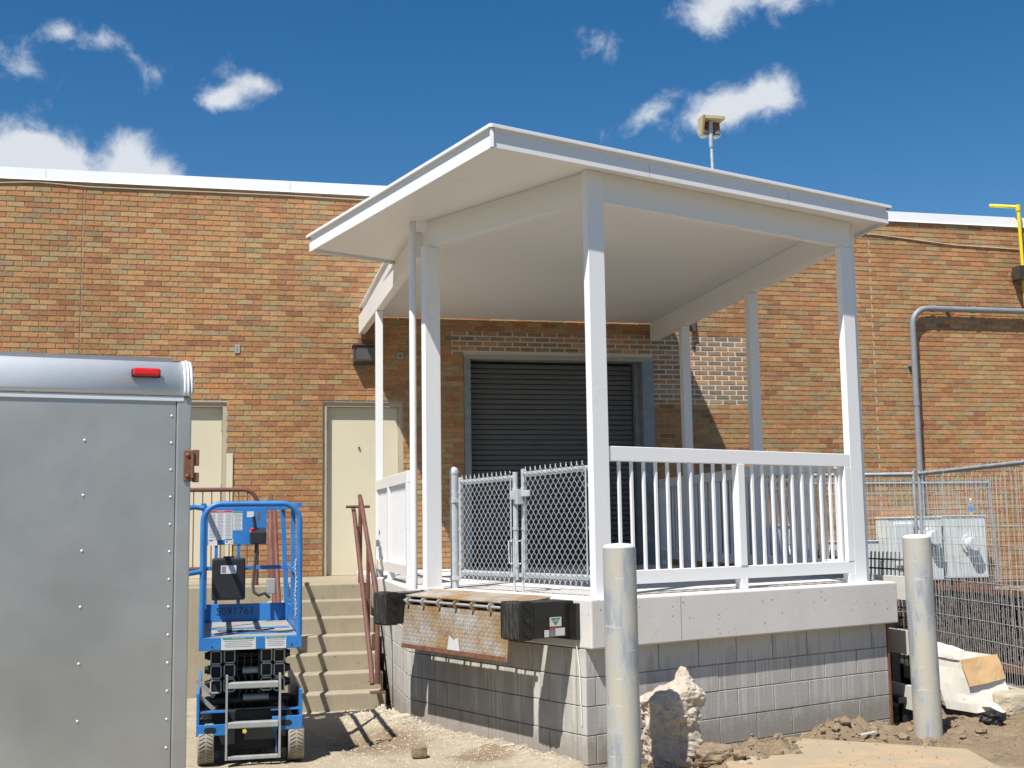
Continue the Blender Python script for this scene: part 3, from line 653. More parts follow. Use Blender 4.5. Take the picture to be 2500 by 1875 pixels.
for b_ in (.62, 1.0, 1.38, 1.76): m_ = MB(); m_.obox(D(-.16, b_, 1.105), A*.13, B*.006, (0, 0, .04)); obj('rib', m_, M['rust'], lev)
m_ = MB(); c_ = D(-.344, 1.22, .765); m_.ext([c_+B*.09, c_-B*.09, c_-B*.07+Vector((0, 0, .10)), c_+Vector((0, 0, .075)), c_+B*.06+Vector((0, 0, .11))], -A*.003); obj('paint_mark', m_, M['label'], lev)
def bumper(b0, b1, label):
    t = thing('dock_bumper', label, 'dock bumper', tuple(D(-.4, (b0+b1)/2, .92)), 'black laminated dock bumpers')
    br = MB(); br.obox(D(-.185, (b0+b1)/2, 1.05), A*.18, B*((b1-b0)/2-.004), (0, 0, .128)); bk = obj('bracket', br, M['blackm'], t, .006)
    n = 14
    for i in range(n):
        w = (b1-b0-.036)/n; bb = b0+.018+(i+.5)*w; j = random.uniform(-.005, .004)
        pr = []
        for k in range(16):
            t_ = 2*math.pi*k/16; cx_, cz_ = .052*(1 if math.cos(t_) > 0 else -1), .13
            sx, sz = math.copysign(.04, math.cos(t_))+.018*math.cos(t_), math.copysign(.112, math.sin(t_))+.025*math.sin(t_)
            pr.append(D(-.425+sx+j, bb-w*.46, 1.05+sz+random.uniform(-.002, .002)))
        m = MB(); m.ext(pr, B*w*.92); obj('rubber_pad', m, M['rubber'], t)
    for bb, sg in ((b0+.008, -1), (b1-.008, 1)):
        pr = [D(-.425+math.copysign(.036, math.cos(q))+.02*math.cos(q), bb-.008, 1.05+math.copysign(.105, math.sin(q))+.03*math.sin(q)) for q in [2*math.pi*(k+.5)/20 for k in range(20)]]
        m = MB(); m.ext(pr, B*.016); ep = obj('end_plate', m, M['blackm'], t)
        for zz in (.955, 1.05, 1.145): m = MB(); m.cyl(D(-.425, bb, zz), D(-.425, bb+sg*.024, zz), .017, 6); obj('nut', m, M['black'], ep)
    return t, bk
bumper(2.035, 2.265, 'laminated black dock bumper at the steps end of the leveler')
bt, bk = bumper(.115, .365, 'laminated black dock bumper with white label plate at dock corner')
def sticker(name, parent, o, ux, uy, w, h, mat, lift, n):
    o = Vector(o)+Vector(n)*lift; ux, uy = Vector(ux)*w/2, Vector(uy)*h/2
    m = MB(); m.ext([o-ux-uy, o+ux-uy, o+ux+uy, o-ux+uy], Vector(n)*-.0012)
    return obj(name, m, mat, parent)
nB = -B
lp = sticker('placard', bt, D(-.175, .116, 1.035), A, Z3, .105, .065, M['label'], .0035, nB)
m_ = MB(); c_ = D(-.175, .116, 1.03)+nB*.0042; m_.ext([c_+A*.026+Vector((0, 0, .006)), c_-A*.026+Vector((0, 0, .006)), c_-Vector((0, 0, .022))], nB*-.0004); obj('triangle', m_, M['labelgreen'], lp)
m_ = MB(); c_ = D(-.175, .116, 1.057)+nB*.0042; m_.obox(c_, A*.04, B*.0003, (0, 0, .004)); obj('green_bar', m_, M['labelgreen'], lp)
text('lettering', 'KELLEY', .021, M['ink'], lp, D(-.175, .116, 1.045)+nB*.0046, A, Z3)
m_ = MB(); c_ = D(-.175, .116, .999)+nB*.0042; m_.obox(c_, A*.05, B*.0003, (0, 0, .004)); obj('rust_stain', m_, M['rust'], lp)
w2 = sticker('warning_label', bt, D(-.135, .116, .962), A, Z3, .085, .055, M['label'], .0035, nB)
w3 = sticker('warning_label', bt, D(-.205, .116, .962), A, Z3, .045, .06, M['labelink'], .0035, nB); sticker('red_header', w3, D(-.205, .116, .985), A, Z3, .045, .016, M['labelred'], .0045, nB)
w4 = sticker('warning_label', bt, D(-.255, .116, .955), A, Z3, .042, .05, M['label'], .0035, nB)
m_ = MB(); m_.tube([D(-.004, .10, 1.18), D(-.012, .10, 1.05), D(-.01, .10, .93), D(-.006, .06, .7), D(-.008, .05, .45), D(-.006, .045, .3)], .004, 6)
tag(obj('thin_wire', m_, M['white']), 'thin white wire hanging down the block wall beside the corner bumper', 'wire')
# ------------------------------------------------------------------ canopy
can = thing('canopy', 'white flat-roofed canopy on slim square columns over the dock', 'canopy', (3.5, 11.5, ZS))
ZR0, ZF1 = 4.39, 4.527
RP = [Vector((1.857, 8.247, 0)), Vector((5.875, 9.785, 0)), Vector((5.90, YW-.03, 0)), Vector((1.765, YW-.03, 0)), Vector((1.708, 12.26, 0)), Vector((.833, 11.829, 0))]
def clipy(poly, y, keep_above):
    out = []
    for i in range(len(poly)):
        p, q = poly[i], poly[(i+1) % len(poly)]; ip, iq = (p[1] >= y) == keep_above, (q[1] >= y) == keep_above
        if ip: out.append(p)
        if ip != iq: t = (y-p[1])/(q[1]-p[1]); out.append((p[0]+(q[0]-p[0])*t, y))
    return out
inner = []
n = len(RP)
for i in range(n):                                                    # roof outline moved in behind the fascia
    p0, p1, p2 = RP[i-1], RP[i], RP[(i+1) % n]; d1, d2 = (p1-p0).normalized(), (p2-p1).normalized()
    n1, n2 = Vector((-d1.y, d1.x, 0)), Vector((-d2.y, d2.x, 0)); bis = (n1+n2).normalized(); inner.append(p1+bis*(.024/max(.3, bis.dot(n1))))
ip = [xy(v) for v in inner]
y = 8.0
while y < YW:
    pc = clipy(clipy(ip, y+.0015, True), min(y+1.22, YW)-.0015, False)
    if len(pc) > 2: m_ = MB(); m_.prism(pc, ZR0+.032, ZR0+.09); obj('soffit_panel', m_, M['soffit'], can)
    y += 1.22
m_ = MB(); m_.prism(ip, ZR0+.091, ZF1+.004); obj('roof_deck', m_, M['white'], can)
for i in range(n):
    p, q = RP[i], RP[(i+1) % n]
    if i == 2: continue                                               # the side against the building
    d = (q-p).normalized(); o_ = Vector((d.y, -d.x, 0)); e0 = p+d*.002; e1 = q-d*.002
    m_ = MB(); c_ = (e0+e1)/2-o_*.010; m_.obox((c_.x, c_.y, (ZR0+ZF1-.028)/2), d*((e1-e0).length/2), o_*.010, (0, 0, (ZF1-.028-ZR0)/2)); fa = obj('fascia', m_, M['white'], can, .002, 1)
    m_ = MB(); c_ = (p+q)/2-o_*.012; m_.obox((c_.x, c_.y, ZF1-.013), d*((q-p).length/2-.028), o_*.006, (0, 0, .0145)); obj('reveal', m_, M['white'], fa)
    m_ = MB(); c_ = (p+q)/2+o_*.004; m_.obox((c_.x, c_.y, ZF1+.015), d*((q-p).length/2+.018), o_*.024, (0, 0, .0135)); obj('edge_cap', m_, M['white'], fa, .002, 1)
m_ = MB(); c_ = RP[0]+Vector((-.002, -.006, 0)); m_.box(c_.x-.012, c_.x+.012, c_.y-.008, c_.y+.012, ZR0-.001, ZF1); obj('corner_trim', m_, M['white'], can)
for i, fr in ((0, (.34, .70)), (5, (.5,))):                            # butt joints in the fascia lengths
    p, q = RP[i], RP[(i+1) % n]; d = (q-p).normalized(); o_ = Vector((d.y, -d.x, 0))
    for f_ in fr:
        c_ = p+(q-p)*f_; m_ = MB(); m_.obox((c_.x+o_.x*.0006, c_.y+o_.y*.0006, (ZR0+ZF1-.03)/2), d*.0016, o_*.0006, (0, 0, (ZF1-.03-ZR0)/2-.001)); obj('fascia_joint', m_, M['lintel'], can)
def post(x0, y0, ex, ey, wx, wy, zt, name='column'):
    m = MB(); m.obox((x0, y0, (ZS+zt)/2), ex*wx/2, ey*wy/2, (0, 0, (zt-ZS)/2)); return obj(name, m, M['white'], can, .003, 1)
CW, CD = .155, .066
ZB = 4.18
for (a_, b_, zt) in ((.255, .115, ZR0+.03), (-.005, 2.085, ZB), (3.18, .145, ZB)):
    c_ = D(a_, b_); post(c_.x, c_.y, A, B, CW, CD, zt)
    m_ = MB(); m_.obox((c_.x, c_.y, ZS+.006), A*(CW/2+.01), B*(CD/2+.01), (0, 0, .006)); obj('base_plate', m_, M['white'], can)
RBa, RBb = D(3.20, .16), Vector((5.715, YW-.035, 0)); dB = (RBb-RBa).normalized(); nB2 = Vector((dB.y, -dB.x, 0))
for yy in (12.13, 14.32):
    t_ = (yy-RBa.y)/dB.y; c_ = RBa+dB*t_; post(c_.x, c_.y, nB2, dB, .1, .13, ZB)
CX = 1.765
post(CX, 13.82, Vector((1, 0, 0)), Vector((0, 1, 0)), .076, .11, ZB)
def beam(p, q, w, z0, z1):
    m = MB(); p, q = Vector(p), Vector(q); m.bar((p.x, p.y, (z0+z1)/2), (q.x, q.y, (z0+z1)/2), w, z1-z0); return obj('beam', m, M['soffit'], can, .003, 1)
zb1 = ZR0+.031
beam(D(.335, .118), D(3.255, .147), .062, ZB+.002, zb1); beam(D(.235, .150), D(.005, 2.12), .062, ZB+.002, zb1)
beam(RBa+dB*.03, RBb, .1, ZB+.002, zb1); beam((CX, 10.98, 0), (CX, YW-.035, 0), .08, ZB+.002, zb1)
def downspout(x, y, zt, r=.031):
    m = MB(); m.cyl((x, y, ZS+.004), (x, y, zt), r, 14); return obj('downspout', m, M['white'], can)
c_ = D(-.115, 2.21); downspout(c_.x, c_.y, ZR0+.03); c_ = D(3.36, .205); downspout(c_.x, c_.y, ZR0+.03, .028)
# ------------------------------------------------------------------ white railings
def railing(name, P, Qd, bays, label, zt=2.31, endpost=(False, False)):
    t = thing('railing', label, 'railing', (P.x, P.y, ZS), 'white baluster railings round the dock')
    d = (Qd-P); L = d.length; d.normalize(); s = Vector((d.y, -d.x, 0))
    for nm, z0, z1, w in (('top_rail', zt-.112, zt, .062), ('bottom_rail', 1.273, 1.375, .062)):
        m = MB(); c = (P+Qd)/2; m.obox((c.x, c.y, (z0+z1)/2), d*L/2, s*w/2, (0, 0, (z1-z0)/2)); obj(nm, m, M['white'], t, .004, 1)
    zb, zq = 1.376, zt-.113
    bm_ = MB(); bm_.obox((0, 0, (zb+zq)/2), d*.0105, s*.0105, (0, 0, (zq-zb)/2)); bme = bm_.mesh('baluster', M['white'])
    edges = [0]+bays+[L]
    for i in range(len(edges)-1):
        e0, e1 = edges[i]+(.039 if i else 0), edges[i+1]-(.039 if i < len(edges)-2 else 0)
        nb = max(2, round((e1-e0)/.122)-1)
        for k in range(nb):
            c = P+d*(e0+(e1-e0)*(k+1)/(nb+1)); o = link('baluster', bme, t, Vector((c.x-P.x, c.y-P.y, -ZS)))
    for e in bays:
        c = P+d*e; m = MB(); m.obox((c.x, c.y, (ZS+1.272)/2), d*.039, s*.036, (0, 0, (1.272-ZS)/2)); m.obox((c.x, c.y, (1.3765+zq)/2), d*.039, s*.036, (0, 0, (zq-1.3765)/2)); obj('rail_post', m, M['white'], t, .003, 1)
    for k, e in enumerate((.04, L-.04)):
        if endpost[k]:
            c = P+d*e; m = MB(); m.obox((c.x, c.y, (ZS+1.272)/2), d*.038, s*.034, (0, 0, (1.272-ZS)/2)); m.obox((c.x, c.y, (1.3765+zq)/2), d*.038, s*.034, (0, 0, (zq-1.3765)/2)); obj('rail_post', m, M['white'], t, .003, 1)
    return t
railing('front', D(.336, .125), D(3.10, .145), [1.40], 'white railing between the corner column and the right column', endpost=(False, True))
railing('left', Vector((CX-.02, 11.40, 0)), Vector((CX-.02, 13.76, 0)), [1.32], 'white railing along the step side of the dock', zt=2.20+.05, endpost=(True, True))
railing('right', RBa+dB*.12, RBa+dB*5.5, [1.0, 2.12, 3.4, 4.4], 'shaded white railing along the far right side of the dock', endpost=(False, True))
# ------------------------------------------------------------------ chain-link gate pair
gp = thing('gate_post', 'galvanised round gate post with domed cap beside the left column', 'gate post', tuple(D(.25, 2.13, ZS)))
m_ = MB(); m_.cyl(D(.25, 2.13, ZS+.001), D(.25, 2.13, 2.215), .0365, 18); obj('post', m_, M['galv'], gp)
c_ = D(.25, 2.13, 2.215); m_ = MB(); m_.lathe(c_, [(.041, -.03), (.041, 0), (.034, .018), (.018, .03), (.0, .033)], 16); obj('cap', m_, M['galv'], gp)
for zz in (1.28, 1.95): m_ = MB(); c_ = D(.25, 2.13, zz); m_.cyl(c_-Vector((0, 0, .02)), c_+Vector((0, 0, .02)), .043, 16); m_.bar(c_, c_-B*.075-A*.02, .035, .03); obj('hinge', m_, M['galv'], gp)
def gate(b1, b0, label, zt0, zt1):
    t = thing('chain_link_gate', label, 'gate', tuple(D(.25, (b0+b1)/2, ZS)), 'pair of chain-link gates on the dock')
    a_ = .25; zb = 1.330; r = .021
    for b_, zt in ((b1, zt0), (b0, zt1)):
        m = MB(); m.cyl(D(a_, b_, zb-.045), D(a_, b_, zt+.045), r, 14); obj('frame_upright', m, M['galv'], t)
    for z0, z1 in ((zb, zb), (zt0, zt1)):
        m = MB(); m.cyl(D(a_, b1, z0), D(a_, b0, z1), r, 14); obj('frame_rail', m, M['galv'], t)
    for b_ in (b1, b0):
        for zz in (1.40, 1.70, 2.02): m = MB(); m.cyl(D(a_, b_, zz-.012), D(a_, b_, zz+.012), r+.005, 14); obj('tension_band', m, M['galv'], t)
    bi, bo = b1-.032, b0+.032
    for bb_, zz_ in ((bi, zt0), (bo, zt1)): m = MB(); m.bar(D(a_-.024, bb_, zb-.02), D(a_-.024, bb_, zz_+.01), .014, .005, A); obj('tension_bar', m, M['galv'], t)
    w = MB(); nw = int((bi-bo)/.0325); rows = 23; wd = (bi-bo)/nw; R_ = .0027
    for i in range(nw):
        zlo, zhi = zb-.045, zt0+.04+(zt1-zt0)*(i/nw); ph = (zhi-zlo)/rows; pts = []
        for k in range(rows+1):
            rgt = (k+i) % 2; pts.append(D(a_-.028+(.004 if rgt else -.004), bi-(i+rgt)*wd, zlo+ph*k))
        w.tube(pts, R_, 5)
        if i % 2 == 0:
            lo = pts[0]; w.tube([lo, lo+Vector((0, 0, -.018))+B*.006, lo+Vector((0, 0, -.03)), lo+Vector((0, 0, -.018))-B*.008, lo-B*.001], R_, 5)
        if (rows+i) % 2 == 0: w.tube([pts[-1], pts[-1]+Vector((0, 0, .016))-B*.010], R_, 5)
        else: w.tube([pts[-1], pts[-1]+Vector((0, 0, .016))+B*.010], R_, 5)
    o = obj('chain_link_mesh', w, M['galv'], t); tag(o, kind='stuff')
    return t
g1 = gate(2.02, 1.195, 'left leaf of the chain-link gate on the dock edge', 2.105, 2.115)
g2 = gate(1.075, .205, 'right leaf of the chain-link gate, against the corner column', 2.135, 2.15)
for g_, b_, s_ in ((g1, 1.195, 1), (g2, 1.075, -1)):
    m = MB(); m.cyl(D(.23, b_+.0*s_, ZS+.005), D(.23, b_, 1.62), .0105, 10); m.bar(D(.215, b_-.02, 1.33), D(.215, b_+.02, 1.33), .02, .03); obj('drop_rod', m, M['galv'], g_)
    m = MB(); m.tube([D(.22, b_+.012, 1.6), D(.20, b_+.03, 1.6), D(.20, b_+.03, 1.42), D(.22, b_+.012, 1.42)], .007, 8); obj('rod_guide', m, M['galv'], g_)
m = MB(); m.obox(D(.21, 1.13, 1.97), A*.012, B*.075, (0, 0, .035)); m.obox(D(.19, 1.06, 1.955), A*.03, B*.02, (0, 0, .06)); m.obox(D(.205, .99, 1.98), A*.008, B*.06, (0, 0, .025)); obj('latch', m, M['galv'], g1, .004)
# ------------------------------------------------------------------ steps and landing
st = thing('concrete_steps', 'weathered concrete steps with landing left of the dock', 'steps', (1.0, 12.6, 0))
ZL = 1.135; RS = ZL/7; TR = .232; SX0, SX1 = .52, 1.60
m_ = MB(); m_.box(-3.0, 1.695, 13.42, YW-.02, -.2, ZL); obj('landing', m_, M['step'], st, .018, 3)
for k in range(1, 7):
    m_ = MB(); yf = 13.42-TR*k; m_.box(SX0, SX1, yf, yf+TR-.001, -.2, ZL-RS*k); obj('step', m_, M['step'], st, .016, 3)
# rust-red pipe railings
def pipes(name, label, runs, r=.022, base=None):
    t = thing('pipe_railing', label, 'railing', runs[0][1][0])
    for nm, pts, rr in runs: m = MB(); m.tube(pts, rr or r, 10); obj(nm, m, M['rustred'], t)
    return t
t = pipes('right', 'rust-red pipe handrail right of the steps, against the dock flank', [
    ('top_rail', [(1.5, 13.42, H+.35), (1.5, 13.30, H+.30), (1.5, 12.01, H-.61), (1.5, 11.93, H-.78), (1.5, 11.90, H-1.47)], .024),
    ('lower_rail', [(1.45, 13.62, H+.23), (1.45, 13.5, H+.16), (1.45, 12.0, H-1.30), (1.45, 11.90, H-1.47)], .024),
    ('cross_bar', [(1.36, 13.50, H+.235), (1.62, 13.50, H+.235)], .016),
    ('post', [(1.5, 13.38, ZL), (1.5, 13.36, H+.33)], .022), ('post', [(1.5, 12.65, .6), (1.5, 12.65, H-.16)], .02), ('brace', [(1.45, 13.30, H+.02), (1.5, 13.3, H+.02)], .01)])
m = MB(); m.box(1.43, 1.57, 11.84, 11.96, .165, .18); obj('foot_plate', m, M['rustred'], t)
t = pipes('left', 'rust-red pipe handrail left of the steps, behind the blue lift', [
    ('top_rail', [(.55, 13.48, ZL-.05), (.55, 13.48, H+.36), (.55, 13.42, H+.36), (.55, 12.45, H+.17), (.55, 12.05, H-.2), (.55, 11.50, H-.64), (.55, 11.48, H-.8), (.55, 11.48, .02)], .023),
    ('lower_rail', [(.55, 13.42, H-.1), (.55, 11.5, H-1.1)], .02), ('post', [(.55, 12.4, .5), (.55, 12.4, H+.12)], .022)])
lr = thing('pipe_railing', 'rust-red baluster railing on the landing before the left door', 'railing', (-.5, 13.5, ZL))
m = MB(); m.tube([(-2.9, 13.5, H+.43), (.26, 13.5, H+.43)]+[(.26+.15*math.sin(k*R(15)), 13.5, H+.28+.15*math.cos(k*R(15))) for k in range(1, 7)]+[(.41, 13.5, H-.3), (.41, 13.5, ZL-.12)], .024, 10); obj('top_rail', m, M['rustred'], lr)
m = MB(); m.tube([(-2.9, 13.5, H-.40), (.41, 13.5, H-.40)], .02, 8); obj('bottom_rail', m, M['rustred'], lr)
bme = MB().cyl((0, 0, H-.40), (0, 0, H+.43), .007, 6).mesh('baluster', M['rust'])
for k in range(34): link('baluster', bme, lr, Vector((.5+.31-k*.093, 0, -ZL)))
# ------------------------------------------------------------------ bollards
def bollard(x, y, label, r=.112, lean=(0, 0), z1=1.56):
    t = thing('bollard', label, 'bollard', (x, y, 0), 'steel bollards before the dock'); v0, v1 = Vector((x, y, -.15)), Vector((x+lean[0], y+lean[1], z1))
    m = MB(); m.cyl(v0, v1, r, 32); obj('pipe', m, M['bollard'], t)
    m = MB(); m.lathe(v1, [(r-.003, -.01), (r-.003, .004), (r*.93, .018), (r*.6, .028), (0, .032)], 32); obj('concrete_fill', m, M['slab'], t)
    return t
bollard(2.635, 7.955, 'scuffed steel bollard standing before the dock corner', z1=1.565)
bollard(5.64, 9.18, 'grey steel bollard beside the white planks at the right', lean=(-.02, 0), z1=1.575)
# ------------------------------------------------------------------ blue scissor lift
LX0, LX1, LY = -.116, .632, 9.70
lift = thing('scissor_lift', 'small blue scissor lift parked before the concrete steps', 'scissor lift', ((LX0+LX1)/2, LY, 0))
LIFT_SHIFT = Vector((-.0065, -.24, 0))
LYB = 11.33
pf = MB(); pf.box(LX0, LX1, LY, LY+.028, .842, .935); fb = obj('front_beam', pf, M['blue'], lift, .004)
for x_, w_2, hd in ((.17, .255, 'labelgreen'), (.44, .155, 'labelgreen')):
    s1 = sticker('decal', lift, (x_, LY, .888), (1, 0, 0), Z3, w_2*.98, .088, M['label'], .002, (0, -1, 0)); sticker('header', s1, (x_, LY, .924), (1, 0, 0), Z3, w_2*.9, .014, M['labelgreen'], .0028, (0, -1, 0))
    text('heading', 'INSTRUCTIONS', .013, M['label'], s1, (x_, LY-.0033, .924), (1, 0, 0), Z3)
    for k in range(4):
        m = MB(); m.obox((x_, LY-.0026, .906-k*.0135), (w_2*.42*(1-.12*(k % 2)), 0, 0), (0, .0003, 0), (0, 0, .0016)); obj('print_line', m, M['labelink'], s1)
for x_ in (-.02, .56): m = MB(); m.cyl((x_, LY-.002, .868), (x_, LY+.004, .868), .007, 10); obj('bolt', m, M['ink'], fb)
fl = MB(); fl.box(LX0+.03, LX1-.03, LY+.03, LYB-.03, .90, .935); obj('platform_floor', fl, M['grit'], lift)
for k, (ya, yb) in enumerate(((LY+.25, LY+.34), (LY+.75, LY+.84))): m = MB(); m.box(LX0+.05, LX1-.05, ya, yb, .936, .94); obj('floor_strip', m, M['blue'], lift)
for nm, bx_ in (('toe_board', (LX0, LX0+.022, LY+.03, LYB, .842, 1.085)), ('toe_board', (LX1-.022, LX1, LY+.03, LYB, .842, 1.085)), ('toe_board', (LX0+.024, LX1-.024, LYB-.022, LYB, .842, 1.085))):
    m = MB(); m.box(*bx_); obj(nm, m, M['blue'], lift, .003)
text('stencil', 'S091761', .095, M['ink'], lift, ((LX0+LX1)/2-.09, LYB-.0235, 1.02), (1, 0, 0), Z3)
# entry hoop
def sqtube(pts, w, mat, name, parent=lift):
    m = MB(); m.tube(pts, w*.62, 4); o = obj(name, m, mat, parent); return o
TZ = H+.195
def arc(cx_, cz_, r, a0, a1, y, n=7): return [(cx_+r*math.cos(R(a0+(a1-a0)*k/n)), y, cz_+r*math.sin(R(a0+(a1-a0)*k/n))) for k in range(n+1)]
hx0, hx1 = LX0+.02, LX1-.02
hoop = [(hx0, LY+.02, .936)]+arc(hx0+.13, TZ-.13, .13, 180, 90, LY+.02)+arc(hx1-.13, TZ-.13, .13, 90, 0, LY+.02)+[(hx1, LY+.02, .936)]
m = MB(); m.tube(hoop, .022, 10); obj('entry_hoop', m, M['blue'], lift)
for x_ in (hx0, hx1):
    m = MB(); m.bar((x_, LYB-.04, .936), (x_+(-.05 if x_ > .3 else .0), LYB-.06, TZ), .04, .04, (0, 1, 0)); obj('guard_post', m, M['blue'], lift, .003)
    m = MB(); m.bar((x_, LY+.045, TZ-.01), (x_+(-.05 if x_ > .3 else 0), LYB-.06, TZ-.005), .036, .036); obj('guard_rail', m, M['blue'], lift, .003)
    m = MB(); m.bar((x_, LY+.045, 1.40), (x_, LYB-.05, 1.40), .032, .036); obj('mid_rail', m, M['blue'], lift, .003)
    m = MB(); m.bar((x_, 10.55, 1.09), (x_, 10.55, TZ-.03), .036, .036, (0, 1, 0)); obj('guard_post', m, M['blue'], lift, .003)
m = MB(); m.bar((hx0, LYB-.06, TZ-.005), (hx1-.05, LYB-.06, TZ-.005), .036, .036); obj('guard_rail', m, M['blue'], lift, .003)
m = MB(); m.bar((hx0, LYB-.05, 1.395), (hx1, LYB-.05, 1.395), .034, .034); obj('mid_rail', m, M['blue'], lift, .003)
for x_ in (.0, .19): m = MB(); m.bar((x_, LYB-.075, 1.09), (x_, LYB-.075, 1.64), .028, .02, (0, 1, 0)); obj('panel_support', m, M['blue'], lift)
m = MB(); m.tube([(hx0, LY+.02, TZ-.03), (hx0-.07, LY+.02, TZ-.02), (hx0-.30, LY-.1, TZ-.07)], .019, 8); m.tube([(hx0, LY+.02, 1.42), (hx0-.30, LY-.1, 1.38)], .019, 8); obj('swing_gate', m, M['blue'], lift)
# placard panel
PY = LYB-.09
m = MB(); m.box(-.075, .425, PY, PY+.008, H-.125, H+.195); pan = obj('placard_panel', m, M['blue'], lift, .002)
nF = (0, -1, 0)
def card(x, z, w, h, mat, parent, lift_=.002): return sticker('decal', parent, (x, PY, z), (1, 0, 0), Z3, w, h, M[mat], lift_, nF)
c1 = card(.032, H+.045, .205, .255, 'label', lift); sticker('header', c1, (.032, PY, H+.162), (1, 0, 0), Z3, .20, .018, M['labelred'], .0028, nF); text('heading', 'DANGER', .016, M['label'], c1, (.032, PY-.0033, H+.162), (1, 0, 0), Z3)
for cx_ in (-.035, .03, .1):
    for k in range(17): m = MB(); m.obox((cx_, PY-.0026, H+.142-k*.0125), (.026*(1-.2*(k % 3 == 1)), 0, 0), (0, .0003, 0), (0, 0, .0017)); obj('print_line', m, M['labelink'], c1)
card(.107, H-.098, .07, .048, 'label', lift); c4 = card(-.03, H-.105, .075, .05, 'label', lift); sticker('header', c4, (-.045, PY, H-.087), (1, 0, 0), Z3, .03, .010, M['labelred'], .0028, nF)
for dx_, dz_, mm in ((0, .026, 'labelblue'), (-.019, .008, 'labelblue'), (.019, .008, 'labelyellow'), (0, -.010, 'labelyellow')):
    m = MB(); c_ = Vector((.107+dx_, PY-.0025, H-.104+dz_)); m.cyl(c_, c_+Vector((0, -.0006, 0)), .0088, 12); obj('dot', m, M[mm], pan)
c2 = card(.178, H+.08, .078, .165, 'label', lift); sticker('header', c2, (.178, PY, H+.155), (1, 0, 0), Z3, .074, .012, M['labelgreen'], .0028, nF)
for k in range(13): m = MB(); m.obox((.178, PY-.0026, H+.138-k*.011), (.03*(1-.25*(k % 4 == 3)), 0, 0), (0, .0003, 0), (0, 0, .0014)); obj('print_line', m, M['labelink'], c2)
card(.285, H+.135, .058, .05, 'label', lift); m = MB(); m.obox((.355, PY-.001, H+.12), (.011, 0, 0), (0, .001, 0), (0, 0, .034)); obj('rust_patch', m, M['rust'], pan)
# controller box with joystick
m = MB(); m.ext([(.28, PY-.13, H-.118), (.28, PY-.13, H-.015), (.28, PY-.02, H+.02), (.28, PY-.005, H-.118)], (.135, 0, 0)); cb = obj('control_box', m, M['black'], lift, .01)
m = MB(); m.tube([(.327, PY-.06, H+.0), (.322, PY-.065, H+.05), (.312, PY-.06, H+.115)], .015, 10); obj('joystick', m, M['black'], cb)
m = MB(); m.cyl((.30, PY-.1, H-.005), (.30, PY-.105, H+.012), .018, 12); obj('stop_button', m, M['red'], cb); m = MB(); m.cyl((.30, PY-.097, H-.016), (.30, PY-.1, H-.006), .022, 12); obj('button_ring', m, M['labelyellow'], cb)
m = MB(); hp = [(.335, PY-.07, H-.12), (.332, PY-.08, H-.22), (.318, PY-.10, H-.36), (.308, PY-.12, H-.46), (.318, PY-.14, H-.53), (.355, PY-.15, H-.555), (.41, PY-.14, H-.54), (.45, PY-.12, H-.58)]; m.tube(hp, .013, 10); obj('control_cable', m, M['hose'], cb)
# document box
m = MB(); m.box(-.035, .247, PY-.075, PY-.012, H-.595, H-.235); db = obj('manual_box', m, M['black'], lift, .02, 3)
m = MB(); m.box(.06, .15, PY-.06, PY-.02, H-.235, H-.222); obj('latch', m, M['black'], db); s1 = sticker('decal', lift, (.105, PY-.075, H-.335), (1, 0, 0), Z3, .13, .07, M['label'], .002, nF); sticker('triangle_block', s1, (.065, PY-.075, H-.335), (1, 0, 0), Z3, .035, .055, M['labelink'], .003, nF)
m = MB(); m.box(.43, .50, LYB-.16, LYB-.04, 1.17, 1.30); obj('power_outlet', m, M['ladder'], lift, .006)
# chain across the entry
ch = []
for k in range(26):
    z_ = TZ-.43-k*.0165; m_x = .585-.004*math.sin(k*.5)
    m = MB(); pts = [(m_x+(.0075*math.cos(q) if k % 2 else 0), LY+.01+(0 if k % 2 else .0075*math.cos(q)), z_+.0125*math.sin(q)) for q in [2*math.pi*j/8 for j in range(8)]]; m.tube(pts, .0027, 5, True); ch.append(m)
cm_ = MB()
for m in ch: cm_.add(m.v, m.f, True)
obj('entry_chain', cm_, M['galv'], lift)
m = MB(); m.tube([(.02, LY+.5, .945), (.2, LY+.42, .95), (.36, LY+.33, .95), (.5, LY+.22, .948), (.6, LY+.3, .95)], .006, 6); m.tube([(.0, LY+.2, .945), (.1, LY+.3, .95), (.3, LY+.36, .95), (.45, LY+.5, .95)], .006, 6); obj('power_cord', m, M['hose'], lift)
